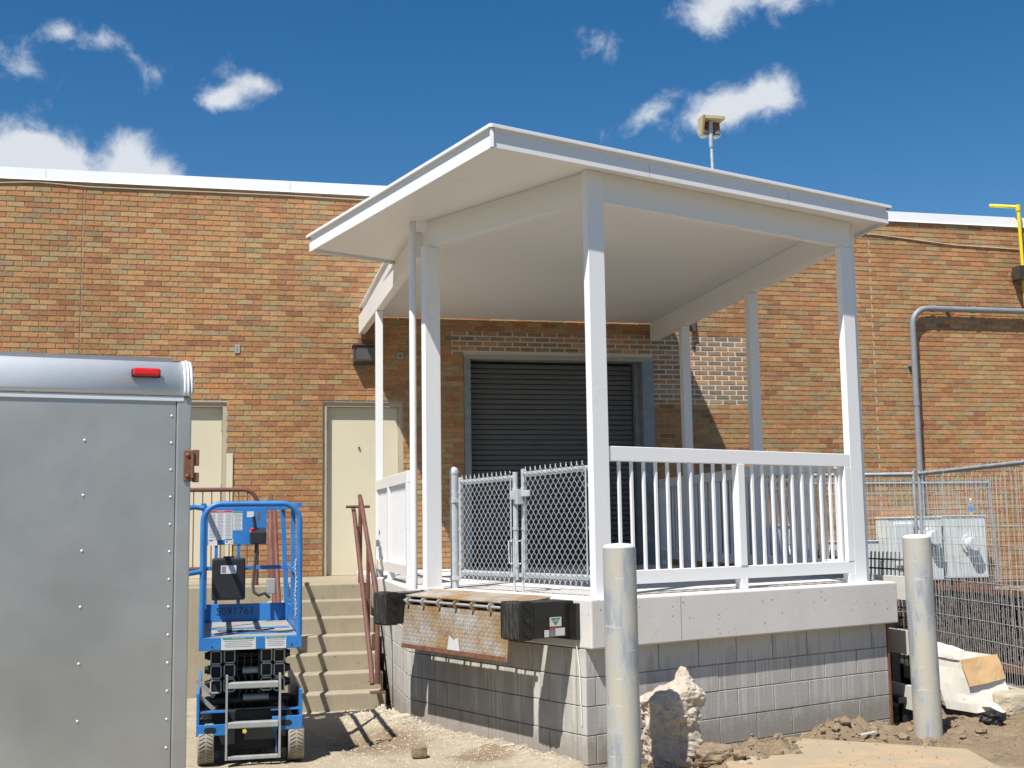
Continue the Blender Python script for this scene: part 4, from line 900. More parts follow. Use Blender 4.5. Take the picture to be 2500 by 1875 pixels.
# scissor stack
SXs = (.010, .108, .380, .475)
for r_i in range(3):
    zc = .775-r_i*.106
    for k, x_ in enumerate(SXs):
        m = MB(); w = .042; dz = .006 if k in (1, 2) else 0; t_ = .0045; yl = LY+.16
        for sx_, sz_, hx_, hz_ in ((-1, 0, t_, .050), (1, 0, t_, .050), (0, -1, w, t_), (0, 1, w, t_)):
            m.box(x_+sx_*(w-t_)-hx_, x_+sx_*(w-t_)+hx_, yl, LYB-.05, zc+dz+sz_*(.05-t_)-hz_, zc+dz+sz_*(.05-t_)+hz_)
        o = obj('scissor_arm', m, M['stack'], lift); m = MB(); m.box(x_-w+.011, x_+w-.011, yl+.012, yl+.02, zc+dz-.04, zc+dz+.04); obj('bore_shade', m, M['dark'], o)  # dark plate stands in for the shade inside each hollow arm
    m = MB(); m.cyl((-.055, LY+.33, zc), (.545, LY+.33, zc), .034, 14); obj('pivot_tube', m, M['blackm'], lift)
    for x_ in (-.058, .548): m = MB(); m.cyl((x_-.016, LY+.33, zc), (x_+.016, LY+.33, zc), .027, 10); obj('pivot_pin', m, M['blackm'], lift)
    for x_ in (.20, .24):
        pass
    m = MB(); m.tube([(.335+.01*r_i, LY+.2, zc+.06), (.325, LY+.17, zc), (.335, LY+.2, zc-.06)], .009, 6); obj('hydraulic_hose', m, M['hose'], lift)
for zc, x_a, x_b in ((.672, .205, .335), (.565, .205, .30)): m = MB(); m.cyl((x_a, LY+.20, zc), (x_b, LY+.20, zc), .026, 14); obj('ram', m, M['ladder'], lift)
m = MB(); m.cyl((-.06, LY+.24, .452), (.55, LY+.24, .452), .034, 16); obj('ram', m, M['blackm'], lift)
m = MB(); m.cyl((.21, LY+.208, .47), (.40, LY+.208, .47), .024, 12); obj('ram', m, M['ladder'], lift)
for x_, w_b, y_b, z_a, z_b in ((.055, .05, LY+.36, .44, .80), (.43, .05, LY+.36, .44, .80), (.245, .12, LY+.42, .40, .83)):
    m = MB(); m.box(x_-w_b, x_+w_b, y_b, y_b+.5, z_a, z_b); obj('dark_filler', m, M['blackm'], lift, .012)  # black boxes added to darken the gaps behind the scissor stack
for k in range(4):
    m = MB(); m.tube([(.17+.05*k, LY+.22, .80), (.16+.055*k, LY+.19, .66), (.20+.04*k, LY+.20, .55), (.15+.06*k, LY+.24, .40)], .007, 6); obj('hydraulic_hose', m, M['hose'], lift)
for z_, y_ in ((.62, .16), (.52, .18)):
    m = MB(); m.bar((LX0-.015, LY+y_, z_), (.0, LY+y_+.02, z_-.13), .03, .012, (0, 1, 0)); obj('link_arm', m, M['ladder'], lift)
# chassis
m = MB(); m.box(LX0+.1, LX1-.1, LY+.12, LYB-.02, .10, .39); ca = obj('chassis', m, M['dark'], lift, .01)
for x_ in (LX0-.01, LX1-.012): m = MB(); m.box(x_, x_+.022, LY+.05, LYB, .22, .53); obj('side_plate', m, M['blue'], lift, .004)
for x0_, x1_, z_a, z_b in ((LX0-.01, .095, .225, .305), (.42, LX1+.01, .245, .345)):
    m = MB(); m.box(x0_, x1_, LY+.03, LY+.05, z_a, z_b); bp = obj('tie_down_plate', m, M['blue'], lift, .004)
    c_ = (x0_+x1_)/2-.01; m = MB(); m.ext([(c_+.03*math.cos(q)+math.copysign(.015, math.cos(q)), LY+.0285, (z_a+z_b)/2+.022*math.sin(q)) for q in [2*math.pi*(j+.5)/16 for j in range(16)]], (0, .001, 0)); obj('slot', m, M['dark'], bp)
for x0_, x1_ in ((LX0-.01, .10), (.41, LX1+.01)):
    m = MB(); m.box(x0_, x1_, LY+.06, LY+.13, .385, .395); m.box(x0_, x1_, LY+.14, LY+.30, .30, .31); obj('pothole_guard', m, M['blue'], lift)
m = MB(); m.box(.13, .38, LY+.16, LY+.19, .305, .36); obj('control_module', m, M['dark'], lift); s1 = sticker('decal', lift, (.30, LY+.16, .335), (1, 0, 0), Z3, .06, .04, M['label'], .003, nF); sticker('decal', lift, (.235, LY+.16, .333), (1, 0, 0), Z3, .055, .02, M['labelred'], .003, nF)
# wheels
def wheel(x, y, r=.162, w=.118):
    m = MB(); n_ = 36; prof = [(r-.03, -w/2), (r-.008, -w/2), (r, -w/2+.012), (r, w/2-.012), (r-.008, w/2), (r-.03, w/2)]; vs_ = []
    for k in range(n_):
        t_ = 2*math.pi*k/n_
        for rr, xx in prof: vs_.append((x+xx, y+rr*math.cos(t_), r+rr*math.sin(t_)))
    m.add(vs_, [(k*6+j, k*6+j+1, ((k+1) % n_)*6+j+1, ((k+1) % n_)*6+j) for k in range(n_) for j in range(5)], True)
    ty = obj('wheel', m, M['tyre'], lift); m = MB(); m.cyl((x-w/2+.015, y, r), (x+w/2-.015, y, r), r-.028, 24); obj('rim', m, M['blackm'], ty)
    g_ = MB()
    for k in range(36):
        t_ = 2*math.pi*k/36
        for s_ in (-1, 1):
            e0 = Vector((x+s_*.006, y+(r+.0006)*math.cos(t_), r+(r+.0006)*math.sin(t_))); t2 = t_+.13; e1 = Vector((x+s_*(w/2-.012), y+(r+.0006)*math.cos(t2), r+(r+.0006)*math.sin(t2))); g_.bar(e0, e1, .004, .003)
    o = obj('tread_grooves', g_, M['dark'], ty)
    return ty
for x_ in (LX0+.06, LX1-.035): wheel(x_, LY+.17); wheel(x_, LYB-.2)
# ladder
ld = MB()
lad = obj('ladder_rail', MB().box(.082, .098, LY-.01, LY+.05, .05, .66), M['ladder'], lift, .003); lad = obj('ladder_rail', MB().box(.466, .482, LY-.01, LY+.05, .05, .66), M['ladder'], lift, .003)
for z_ in (.56, .275): m = MB(); m.box(.10, .464, LY-.015, LY+.055, z_, z_+.045); obj('ladder_step', m, M['ladder'], lift, .006)
m = MB(); m.box(.10, .464, LY-.005, LY+.05, .05, .075); obj('ladder_step', m, M['ladder'], lift, .004)
m = MB(); m.cyl((.22, LY-.016, .255), (.22, LY+.0, .255), .017, 5); obj('yellow_tag', m, M['labelyellow'], lift)
m = MB(); m.box(.448, .456, LY+.055, LY+.12, .08, .27); obj('blue_flap', m, M['blue'], lift)
lift.location = Vector(lift.location)+LIFT_SHIFT
# ------------------------------------------------------------------ silver trailer
ta = R(10); U = Vector((math.cos(ta), math.sin(ta), 0)); V = Vector((-math.sin(ta), math.cos(ta), 0)); T0 = Vector((-.098, 4.73, 0))
def T(u, v, z): return T0+U*u+V*v+Vector((0, 0, z))
tr = thing('cargo_trailer', 'silver riveted cargo trailer cut off at the left edge', 'trailer', tuple(T0))
def tbox(u0, u1, v0, v1, z0, z1):
    m = MB(); m.obox(T((u0+u1)/2, (v0+v1)/2, (z0+z1)/2), U*(u1-u0)/2, V*(v1-v0)/2, (0, 0, (z1-z0)/2)); return m
TZ1 = 2.215
obj('body', tbox(-1.9, -.002, .012, 3.6, .42, TZ1+.09), M['trailer'], tr, .01)
obj('rear_panel', tbox(-1.9, -.058, 0, .011, .42, TZ1), M['trailer'], tr, .001, 1)
obj('corner_post', tbox(-.056, -.001, -.003, .011, .42, TZ1), M['trailer'], tr, .006, 2)
def cove(u0, u1, grow, mat, name):
    m = MB(); pr = []
    for k in range(13):
        q = R(-8+98*k/12); pr.append(T(u0, .075-(.085+grow)*math.cos(q), TZ1+.022+(.118+grow)*math.sin(q)))
    pr += [T(u0, .30, TZ1+.140+grow), T(u0, .30, TZ1+.022)]
    m.ext(pr, U*(u1-u0)); m.sm = [len(f) == 4 for f in m.f]; return obj(name, m, mat, tr)
cove(-1.9, -.034, 0, M['trim'], 'roof_cove')
for k in range(3): cove(-.033+k*.012, -.0225+k*.012, .006+.003*(k == 1), M['trim'], 'cove_cap')
obj('trim_strip', tbox(-1.9, -.03, -.006, 0, TZ1-.016, TZ1+.004), M['trim'], tr, .002)
obj('trim_groove', tbox(-1.9, -.03, -.003, .004, TZ1+.006, TZ1+.026), M['conduit'], tr)
m = MB(); m.ext([T(-1.9, .08, TZ1+.137), T(-.06, .08, TZ1+.137), T(-.06, 3.6, TZ1+.10), T(-1.9, 3.6, TZ1+.13)], (0, 0, .02)); obj('roof_skin', m, M['conduit'], tr)
def dome(p, n, r, mat, name, parent):
    m = MB(); p, n = Vector(p), Vector(n).normalized(); a_ = n.cross(Z3).normalized(); b_ = n.cross(a_); vs_ = []
    for i, (rr, hh) in enumerate(((1, 0), (.8, .38), (.42, .58))):
        for k in range(10): q = 2*math.pi*k/10; vs_.append(p+(a_*math.cos(q)+b_*math.sin(q))*r*rr+n*r*hh)
    vs_.append(p+n*r*.64); f_ = [(i*10+k, i*10+(k+1) % 10, (i+1)*10+(k+1) % 10, (i+1)*10+k) for i in range(2) for k in range(10)]+[(20+k, 20+(k+1) % 10, 30) for k in range(10)]
    m.add(vs_, [f[::-1] for f in f_], True); return obj(name, m, mat, parent)
for k in range(18): dome(T(-.073, -.0002, 2.145-k*.1), -V, .0048, M['trim'], 'rivet', tr)
for k in range(10): dome(T(-.378, -.0002, 2.05-k*.198), -V, .0052, M['trim'], 'rivet', tr)
for k in range(10): dome(T(-1.0, -.0002, 2.05-k*.198), -V, .0052, M['trim'], 'rivet', tr)
for u_ in (-1.45, -1.1, -.80, -.575, -.34, -.17): dome(T(u_, -.004, TZ1+.008), -V, .0065, M['galv'], 'screw', tr)
m = tbox(-.218, -.122, -.034, -.012, 2.288, 2.318); lm = obj('marker_lamp', m, M['red'], tr, .008, 3); obj('lamp_base', tbox(-.222, -.118, -.018, -.006, 2.284, 2.315), M['black'], lm, .003)
hg = MB(); hg.obox(T(-.012, -.007, 1.96), U*.016, V*.004, (0, 0, .058)); hz = obj('hinge', hg, M['rust'], tr, .003)
m = MB(); m.obox(T(.016, -.005, 1.99), U*.012, V*.006, (0, 0, .03)); m.obox(T(.016, -.005, 1.917), U*.012, V*.006, (0, 0, .018)); obj('hinge_leaf', m, M['rust'], hz, .002); m = MB(); m.cyl(T(.004, -.012, 1.915), T(.004, -.012, 2.01), .006, 8); obj('hinge_pin', m, M['rust'], hz)
for z_ in (2.0, 1.922): dome(T(-.014, -.011, z_), -V, .009, M['rust'], 'hinge_bolt', hz)
obj('bumper', tbox(-1.9, .0, -.05, .3, .30, .415), M['trailer'], tr, .006)
for v_ in (1.6, 2.4):
    for u_ in (-.12, -1.75): m = MB(); m.cyl(T(u_-.1, v_, .33), T(u_+.1, v_, .33), .33, 28); obj('wheel', m, M['black'], tr, .03, 2)
# ------------------------------------------------------------------ right-hand yard: planks, carton, fence, cabinets
for k, (zt, y0, lab) in enumerate(((H-.495, 9.83, 'topmost white hollow plank jutting out right of the slab'), (H-.972, 9.76, 'middle white hollow plank jutting out behind the right bollard'), (H-1.448, 9.72, 'lowest white hollow plank jutting out near the soil'))):
    t = thing('white_plank', lab, 'plank', (5.95, y0, zt-.2), 'white hollow planks on the rack'); x0_, x1_ = 5.945, 5.992; zb = zt-.205; y1_ = 13.2
    m = MB(); th = .004
    for a_ in ((x0_, x0_+th, zb, zt), (x1_-th, x1_, zb, zt), (x0_+th, x1_-th, zb, zb+th), (x0_+th, x1_-th, zt-th, zt)): m.box(a_[0], a_[1], y0, y1_, a_[2], a_[3])
    obj('shell', m, M['pvc'], t)
    for j in range(1, 9): m = MB(); zz = zb+.205*j/9; m.box(x0_+th+.0005, x1_-th-.0005, y0+.001, y1_-.1, zz-.0025, zz+.0025); obj('web', m, M['pvc'], t)
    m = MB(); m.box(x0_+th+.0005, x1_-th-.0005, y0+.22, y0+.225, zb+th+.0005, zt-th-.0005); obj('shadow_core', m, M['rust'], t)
t = thing('plank_rack', 'dark steel rack holding the white planks beside the dock', 'rack', (6.05, 11.5, 0))
for yy in (10.35, 11.6, 12.9):
    m = MB(); m.box(6.02, 6.10, yy, yy+.08, 0, 1.15); obj('upright', m, M['blackm'], t)
    for zt in (H-.70, H-1.178, H-1.654): m = MB(); m.box(5.93, 6.018, yy+.01, yy+.07, zt-.035, zt-.001); obj('arm', m, M['blackm'], t)
m = MB(); m.box(5.86, 6.12, 10.0, 13.1, .12, .17); obj('base_beam', m, M['blackm'], t); obj('foot', MB().box(5.93, 6.0, 10.05, 10.12, -.05, .119), M['blackm'], t); obj('foot', MB().box(5.93, 6.0, 12.4, 12.47, -.05, .119), M['blackm'], t)
# dark sheet goods stacked in the shade behind
t = thing('wire_mesh_stack', 'stack of dark rusty reinforcing mesh behind the white planks', 'wire mesh', (6.5, 12, 0))
m = MB()
for j in range(4):
    x_ = 6.22+j*.045
    for k in range(34): m.bar((x_, 10.4+k*.075, .42), (x_+.05, 10.4+k*.075, 1.42), .007, .007, (0, 1, 0))
    for k in range(11): m.bar((x_+.004*k, 10.35, .45+k*.09), (x_+.004*k, 13.0, .45+k*.09), .006, .006)
tag(obj('mesh_wires', m, M['rustdark'], t), kind='stuff')
m = MB(); m.box(6.2, 6.62, 10.3, 13.1, .18, .40); obj('timber_bearer', m, M['blackm'], t, .01)
# carton
t = thing('carton', 'torn white carton with an orange-brown flap right of the bollard', 'carton', (6.65, 9.95, 0))
def panel(name, pts, th, mat, parent):
    m = MB(); p = [Vector(q) for q in pts]; nn_ = (p[1]-p[0]).cross(p[2]-p[0]).normalized(); m.ext(p, nn_*-th)
    bm = bmesh.new(); vv = [bm.verts.new(v) for v in m.v]
    for f in m.f: bm.faces.new([vv[i] for i in f])
    bmesh.ops.triangulate(bm, faces=bm.faces[:]); bmesh.ops.subdivide_edges(bm, edges=bm.edges[:], cuts=5, use_grid_fill=True)
    for v in bm.verts: v.co += nn_*(.012*noise.noise(v.co*6+Vector((1, 5, 2)))+.006*noise.noise(v.co*15))
    me = bpy.data.meshes.new(name); bm.to_mesh(me); bm.free(); me.materials.append(mat)
    o = link(name, me, parent); o.location = -wloc(parent); return o
bx, by = 6.45, 9.95
f00, f10, f01, f11 = Vector((bx+.10, by-.08, .02)), Vector((bx+.50, by-.06, .06)), Vector((bx+.02, by-.0, .47)), Vector((bx+.41, by+.06, .50))
dv = Vector((-.16, .22, .02))
panel('front_panel', [f00, f10, f11, f01], .006, M['card'], t); panel('side_panel', [f00+dv*1.0, f00, f01, f01+dv], .006, M['card'], t)
panel('side_panel', [f10, f10+dv, f11+dv, f11], .006, M['card'], t); panel('back_panel', [f10+dv, f00+dv, f01+dv, f11+dv], .006, M['card'], t)
panel('orange_flap', [f01+Vector((-.01, -.012, .01)), f01+Vector((.02, -.075, -.22)), (f01+f11)/2+Vector((.02, -.08, -.215)), f11+Vector((.045, -.075, -.20)), f11+Vector((.01, -.012, .01))], .004, M['kraft'], t)
panel('side_flap', [f01+Vector((-.01, 0, .004)), f01+dv*.95+Vector((0, 0, .004)), f01+dv*.9+Vector((.08, .1, .13)), f01+dv*.1+Vector((-.03, .02, .12))], .004, M['card'], t)
panel('back_flap', [f01+dv+Vector((0, 0, .004)), f11+dv+Vector((0, 0, .004)), f11+dv+Vector((-.1, .05, .05)), f01+dv+Vector((.05, .05, .10))], .004, M['card'], t)
panel('bottom_flap', [f00+Vector((.03, -.012, .10)), f00+Vector((.14, -.17, .02)), f10+Vector((-.02, -.10, .0)), f10+Vector((-.06, -.012, .02))], .004, M['card'], t)
# paver block
def lumpy(c, r, seed, mat, sq=2.0, amp=.12, sub=3, fine=.04):
    bm = bmesh.new(); bmesh.ops.create_icosphere(bm, subdivisions=sub, radius=1)
    for v in bm.verts:
        d = v.co.normalized(); k = (abs(d.x)**sq+abs(d.y)**sq+abs(d.z)**sq)**(-1/sq)
        n_ = noise.noise(d*1.7+Vector((seed, seed*2.3, 1)))*amp*2+noise.noise(d*5+Vector((seed, 2, seed)))*amp+noise.noise(d*14+Vector((3, seed, 1)))*fine
        v.co = Vector((d.x*r[0], d.y*r[1], d.z*r[2]))*k*(1+n_)+Vector(c)
    me = bpy.data.meshes.new('rock'); bm.to_mesh(me); bm.free(); me.materials.append(mat)
    me.polygons.foreach_set('use_smooth', [False]*len(me.polygons)); return me
o = link('concrete_block', lumpy((6.98, 9.82, .10), (.24, .14, .105), 4, M['pad'], 7, .025, 4, .012)); tag(o, 'rough tan concrete block on the soil at the right edge', 'block')
# broken concrete chunk by the dock corner
def at_px(px, py_, y):                                                   # a point of the outline seen against the dock wall
    r = rt*((px-1250)/3000)+up*(-(py_-937.5)/3000)+fw; k = y/r.y; return Vector((r.x*k, y, H+r.z*k))
OUT = [(1628, 1667, 1669), (1648, 1657, 1680), (1666, 1644, 1693), (1688, 1592, 1704), (1706, 1563, 1714), (1735, 1567, 1709), (1766, 1573, 1702), (1804, 1572, 1707), (1829, 1576, 1712), (1856, 1584, 1690), (1885, 1592, 1680)]
rows_, NS = [], 72
YC = 8.57
for i in range(56):
    t_ = i/55*(len(OUT)-1); k = min(int(t_), len(OUT)-2); f_ = t_-k
    yy, xl, xr = [OUT[k][j]*(1-f_)+OUT[k+1][j]*f_ for j in range(3)]
    pl, pr_ = at_px(xl, yy, YC), at_px(xr, yy, YC); hw = (pr_.x-pl.x)/2; c0 = (pl+pr_)/2; hd = min(.13, .05+hw*.5)
    ring = []
    for j in range(NS):
        q = 2*math.pi*j/NS; cx_, sy_ = math.cos(q), math.sin(q); e = (abs(cx_)**2.6+abs(sy_)**2.6)**(-1/2.6)
        p = Vector((c0.x+hw*cx_*e, YC+hd*sy_*e, c0.z)); n_ = Vector((cx_, sy_, 0))
        ov = ((p.x-(at_px(1626, yy, YC).x))/.132)**2+((p.z-at_px(1626, 1790, YC).z)/.245)**2
        front = sy_ < -.25
        amp = min(1.0, .15+i/14)
        p += n_*amp*(.035*noise.noise(p*7)+.028*noise.noise(p*17+Vector((3, 1, 2)))+.018*noise.noise(p*42))+Vector((0, 0, amp*.012*noise.noise(p*30)))
        ring.append((p, front and ov < .93))
    rows_.append(ring)
mbk = MB(); vs_ = [p for rg in rows_ for p, _ in rg]; fl_ = [c for rg in rows_ for _, c in rg]
fs_ = [(i*NS+j, (i+1)*NS+j, (i+1)*NS+(j+1) % NS, i*NS+(j+1) % NS) for i in range(55) for j in range(NS)]
mbk.add(vs_, fs_+[tuple(range(NS))]); me = mbk.mesh('concrete_chunk', M['rubble'])
t = link('concrete_chunk', me); tag(t, 'jagged chunk of broken concrete leaning at the dock corner', 'rubble')
# soil clods and stones
clods = []
for i in range(150):
    a_ = random.uniform(.7, 3.6); b_ = random.uniform(-.95, -.12); c = D(a_, b_); r = random.choice((.012, .015, .018, .022, .03, .04))
    if (c-Vector((3.02, 8.42, 0))).length < .25 or (c-Vector((5.70, 9.28, 0))).length < .16: continue
    clods.append((c.x, c.y, r))
def soil_mat():
    m, nt, b = newmat('soil_clod'); v = posn(nt); f = tnoise(nt, v, 30, 6, .7)
    lk(nt, ramp(nt, f, [(.3, (.15, .105, .066)), (.7, (.32, .25, .165))]), b.inputs['Base Color']); b.inputs['Roughness'].default_value = .95; bump(nt, b, f, .6, .02); return m
M['clod'] = soil_mat()
crumbs = MB()
def crumb(mb, x, y, z, r):
    vs_ = [Vector((x, y, z))+Vector((random.gauss(0, 1), random.gauss(0, 1), random.gauss(0, .8))).normalized()*r*random.uniform(.7, 1.1) for _ in range(0)]
    q = random.random()*6.28; o_ = []
    for k in range(5): o_.append((x+r*math.cos(q+k*1.2566)*random.uniform(.7, 1.1), y+r*math.sin(q+k*1.2566)*random.uniform(.7, 1.1), z-r*.3))
    o_ += [(x+random.uniform(-.3, .3)*r, y+random.uniform(-.3, .3)*r, z+r*random.uniform(.5, .9))]
    mb.add(o_, [(k, (k+1) % 5, 5) for k in range(5)])
big = thing('soil_clods', 'brown earth clods dug up along the foot of the dock wall', 'earth'); big['kind'] = 'stuff'
cb_ = MB()
for i, (x, y, r) in enumerate(clods):
    mm = lumpy((x, y, ghgt(x, y)+r*.25), (r*1.3, r, r*.8), i, M['clod'], 2, .2, 2, .1); cb_.add([v.co for v in mm.vertices], [tuple(p.vertices) for p in mm.polygons]); bpy.data.meshes.remove(mm)
for i in range(9000):
    a_ = random.uniform(.3, 5.2); b_ = random.uniform(-2.8, .0) if random.random() < .75 else random.uniform(0, 1.6)
    if 0 <= b_ and a_ < 3.5: continue
    c = D(a_, b_)
    if soilness(c.x, c.y) < random.uniform(.25, .9): continue
    crumb(cb_, c.x, c.y, ghgt(c.x, c.y)+.002, random.choice((.005, .006, .008, .011, .016)))
tag(obj('crumbs', cb_, M['clod'], big), kind='stuff')
gv = MB()
for i in range(4600):
    if i < 1100: x, y = random.gauss(1.5, .16), random.gauss(11.35, .3)
    elif i < 2300:
        bb = random.uniform(.1, 2.6); c = D(-abs(random.gauss(0, .12))-.02, bb); x, y = c.x, c.y
    elif i < 2900: x, y = random.gauss(1.2, .4), random.gauss(10.2, .6)
    else: x, y = random.uniform(-.2, 2.5), random.uniform(8.2, 11.2)
    if y > 11.99 and x < 1.6: continue
    crumb(gv, x, y, ghgt(x, y)+.003, random.choice((.006, .008, .011, .015, .02)) if i < 1100 else random.choice((.005, .006, .008, .010)))
o = obj('gravel', gv, M['stone']); tag(o, 'pale gravel spilled at the foot of steps and block wall', 'gravel', kind='stuff')
o = link('broken_brick', lumpy((1.50, 9.42, .045), (.055, .045, .045), 2, M['clod'], 8, .03, 3, .02)); tag(o, 'small dark broken brick lying in the yard', 'brick')
o = link('broken_stone', lumpy((1.60, 10.95, .05), (.075, .06, .05), 6, M['stone'], 6, .08, 3, .03)); tag(o, 'pale broken stone at the dock flank by the gravel', 'stone')
o = link('broken_stone', lumpy((3.45, 8.42, .07), (.14, .11, .085), 11, M['clod'], 3, .12, 4, .05)); tag(o, 'brown lump of earth right of the concrete chunk', 'earth')
# plywood sheet and white strip
pc = [Vector((5.36, 8.22, 0)), Vector((4.62, 8.93, 0)), Vector((3.55, 8.10, 0)), Vector((3.3, 6.6, 0)), Vector((5.0, 6.9, 0))]
m = MB(); m.ext([(5.36, 8.23, .035), (4.42, 8.95, .045), (3.45, 8.20, .055), (2.9, 6.4, .05), (4.9, 6.6, .03)], (0, 0, .018)); tag(obj('plywood_sheet', m, M['ply']), 'dusty plywood sheet lying on the soil at bottom right', 'plywood')
cr = MB()
for i in range(420):
    x, y = random.uniform(3.0, 5.2), random.uniform(6.9, 8.9)
    e_ = min(1, abs((x-4.42)*.6-(y-8.95))*1.2)
    if x > 4.42+(8.95-y)*1.3 or x < 3.45-(8.2-y)*.3 or y > 8.95-abs(x-4.42)*.77 or random.random() > .35+.65*math.exp(-e_*3): continue
    crumb(cr, x, y, .064, random.choice((.004, .005, .007, .010)))
tag(obj('plywood_dust', cr, M['clod']), 'loose soil crumbs strewn over the plywood sheet', 'earth', kind='stuff')
m = MB(); m.bar((4.93, 8.98, .06), (5.08, 9.03, .065), .022, .01); tag(obj('white_strip', m, M['pvc']), 'short white plastic strip lying beside the plywood sheet', 'offcut')
o = link('grass_clump', None); o.location = (6.35, 9.35, 0); tag(o, 'dark uprooted root clump below the white carton', 'plant')
m = MB()
for k in range(60):
    q = random.uniform(0, 6.28); r = random.uniform(.01, .10); p = Vector((6.35+r*math.cos(q), 9.35+r*math.sin(q), .05)); e = p+Vector((random.gauss(0, .06), random.gauss(0, .06), random.uniform(.0, .04))); m.bar(p, e, .003, .003)
obj('roots', m, M['dark'], o); o2 = link('root_ball', lumpy((6.35, 9.36, .05), (.11, .09, .07), 3, M['dark'], 2, .25, 3, .1), o); o2.location = (-6.35, -9.35, 0)
# ------------------------------------------------------------------ temporary mesh fences
def fencepanel(label, p0, p1, z0, z1, nv, hz, lean=0, ext=.035, skew=0):
    t = thing('mesh_fence', label, 'fence', (p0[0], p0[1], 0)); p0, p1 = Vector((*p0, 0)), Vector((*p1, 0)); d = (p1-p0).normalized(); L = (p1-p0).length; ln = Vector((d.y, -d.x, 0))*lean+d*skew
    m = MB(); m.cyl(p0+Vector((0, 0, z1))+ln, p1+Vector((0, 0, z1))+ln, .022, 10); obj('top_pipe', m, M['galvd'], t)
    m = MB(); m.cyl(p0+Vector((0, 0, z0)), p1+Vector((0, 0, z0)), .022, 10); obj('bottom_pipe', m, M['galv'], t)
    for e in (p0, p1): m = MB(); m.cyl(e+Vector((0, 0, 0)), e+Vector((0, 0, z1+.04))+ln, .021, 10); obj('post', m, M['galvd'], t)
    w = MB()
    for k in range(1, nv):
        q = p0+d*L*k/nv; w.tube([q+Vector((0, 0, z0-.02)), q+Vector((0, 0, z1+ext*random.uniform(.6, 1.5)))+ln*1.0+Vector((random.gauss(0, .012), random.gauss(0, .012), 0))], .0030, 4)
    for z in hz: w.tube([p0+ln*((z-z0)/(z1-z0))+Vector((0, 0, z)), p1+ln*((z-z0)/(z1-z0))+Vector((0, 0, z))], .0030, 4)
    tag(obj('wire_mesh', w, M['galv'], t), kind='stuff'); return t
fencepanel('galvanised mesh fence running back to the cabinets at the right edge', (8.17, 13.22), (7.62, 9.9), .02, H+.555, 66, [.25+.2*k for k in range(11)])
fencepanel('galvanised mesh fence crossing behind the right column', (6.15, 13.75), (8.12, 13.26), .02, H+.555, 40, [.25+.2*k for k in range(11)])
fencepanel('leaning mesh gate panel standing before the electric cabinets', (6.6, 14.25), (9.93, 14.22), .35, H+.47, 60, [.5+.25*k for k in range(6)], lean=.12, skew=-.22)
t = thing('rusty_mesh_sheet', 'rusty wire mesh sheet leaning behind the right column', 'wire mesh', (7.2, 13.9, 0)); m = MB()
for k in range(16): m.bar((6.55+k*.065, 13.92, .3), (6.50+k*.055, 14.05, H+.40), .006, .006, (0, 1, 0))
for k in range(9): m.bar((6.5, 13.93+.01*k, .5+k*.19), (7.5, 13.93+.01*k, .5+k*.19), .006, .006)
tag(obj('wires', m, M['rust'], t), kind='stuff')
# electric cabinets
def cabinet(x0_, x1_, z0, z1, label, dep=.32, eye=None):
    t = thing('electric_cabinet', label, 'cabinet', ((x0_+x1_)/2, YW-dep/2, z0), 'pale grey electric cabinets at the wall')
    m = MB(); m.box(x0_, x1_, YW-dep, YW-.004, z0, z1); bd = obj('cabinet_body', m, M['lightgrey'], t, .008); m = MB(); m.box(x0_-.012, x1_+.012, YW-dep-.015, YW-.005, z1+.001, z1+.018); obj('lid', m, M['lightgrey'], t, .004)
    if eye:
        ex, ez, er = eye; m = MB(); m.cyl((ex, YW-dep+.002, ez), (ex, YW-dep-.03, ez), er*1.2, 24); bz = obj('meter_ring', m, M['lightgrey'], t); m = MB(); m.cyl((ex, YW-dep-.03, ez), (ex, YW-dep-.15, ez), er*.85, 24); obj('meter', m, M['lens'], bz)
    return t
cabinet(9.83, 10.44, H-.80, H+.045, 'pale grey meter cabinet with a bottle standing on it', eye=(10.17, H-.33, .11))
t = cabinet(9.36, 9.76, H-.82, H+.035, 'pale grey meter cabinet right of the handled one, under the conduit', .30, eye=(9.58, H-.24, .11))
t = cabinet(8.92, 9.34, H-.82, H+.03, 'pale grey cabinet with a raised cover and handle behind the fence', .36)
m = MB(); m.box(8.99, 9.28, YW-.40, YW-.361, H-.62, H-.03); cv = obj('raised_cover', m, M['lightgrey'], t, .03, 3); m = MB(); m.box(9.235, 9.26, YW-.43, YW-.402, H-.48, H-.27); obj('handle', m, M['galvd'], cv)
t = cabinet(8.10, 8.80, H-.95, H-.28, 'low pale grey cabinet seen between the railing bars', .30); t = cabinet(7.15, 7.75, H-.95, H-.05, 'leftmost pale grey cabinet seen between the railing bars', .30, eye=(7.5, H-.42, .10))
for x0_ in (8.95, 9.9):
    t = thing('cabinet_stand', 'dark steel stand under the %s' % ('handled cabinet' if x0_ < 9.5 else 'bottle-topped cabinet'), 'stand', (x0_, YW-.15, 0))
    for dx_ in (.03, .42): m = MB(); m.box(x0_+dx_, x0_+dx_+.05, YW-.28, YW-.03, -.05, H-.805 if x0_ > 9.5 else H-.825); obj('leg', m, M['bronze'], t)
t = thing('plastic_bottle', 'small clear drink bottle with blue-green label on the cabinet', 'bottle', (10.33, YW-.16, H+.063))
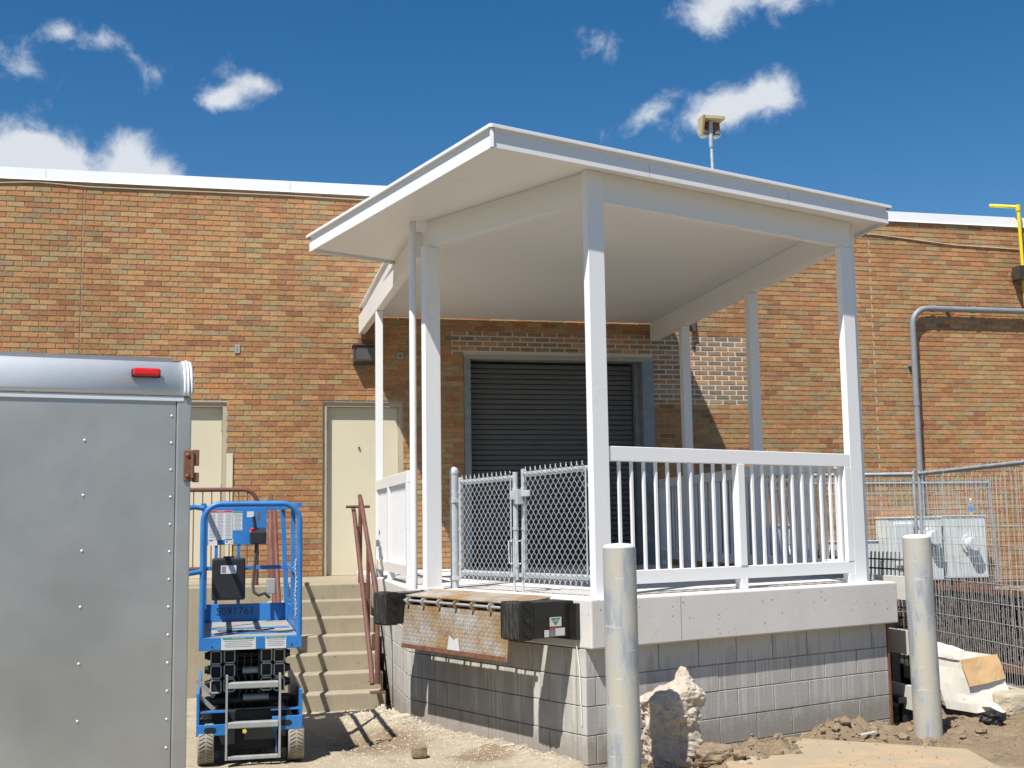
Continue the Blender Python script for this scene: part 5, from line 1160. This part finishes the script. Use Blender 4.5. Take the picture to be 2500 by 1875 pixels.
m = MB(); m.lathe((10.33, YW-.16, H+.064), [(0, 0), (.03, 0), (.033, .01), (.033, .06), (.031, .10), (.033, .14), (.028, .18), (.014, .21), (.013, .228), (0, .228)], 16); obj('bottle_body', m, M['bottle'], t)
m = MB(); m.lathe((10.33, YW-.16, H+.064), [(.0342, .045), (.0342, .125)], 16); obj('label_sleeve', m, M['labelblue'], t); m = MB(); m.lathe((10.33, YW-.16, H+.064), [(.0155, .208), (.0155, .232), (0, .233)], 12); obj('cap', m, M['label'], t)
# rusty steel bin behind the fence
t = thing('steel_bin', 'rust-red steel frame bin with dark mesh sides behind the fence', 'bin', (9, 12.3, 0))
bx0, bx1, by0, by1, bz1 = 8.35, 10.9, 11.3, 13.5, .93
for x_ in (bx0, bx1):
    for y_ in (by0, by1): m = MB(); m.box(x_-.05, x_+.05, y_-.05, y_+.05, 0, bz1+.10); obj('corner_post', m, M['rustred'], t)
for a_ in (((bx0+.051, by0), (bx1-.051, by0)), ((bx0+.051, by1), (bx1-.051, by1)), ((bx0, by0+.051), (bx0, by1-.051)), ((bx1, by0+.051), (bx1, by1-.051))):
    m = MB(); m.bar((*a_[0], bz1), (*a_[1], bz1), .06, .055); obj('top_channel', m, M['rust'], t); m = MB(); m.bar((*a_[0], .12), (*a_[1], .12), .07, .09); obj('bottom_channel', m, M['rust'], t)
m = MB()
for k in range(2600):
    s_ = random.random()
    if s_ < .45: p = Vector((bx0+random.uniform(-.02, .02), random.uniform(by0, by1), random.uniform(.1, bz1-.05))); d = Vector((0, random.gauss(0, .02), random.gauss(0, .05)))
    elif s_ < .9: p = Vector((random.uniform(bx0, bx1), by0+random.uniform(-.02, .02), random.uniform(.1, bz1-.05))); d = Vector((random.gauss(0, .02), 0, random.gauss(0, .05)))
    else: p = Vector((random.uniform(bx0, bx1), random.uniform(by0, by1), bz1-.08+random.uniform(-.03, .03))); d = Vector((random.gauss(0, .05), random.gauss(0, .05), 0))
    m.bar(p-d, p+d+Vector((.001, .001, .012)), .012, .008)
tag(obj('mesh_filling', m, M['rustdark'], t), kind='stuff')
m = MB(); m.box(bx0+.06, bx1-.06, by0+.06, by1-.06, .06, bz1-.12); obj('lining', m, M['dark'], t)
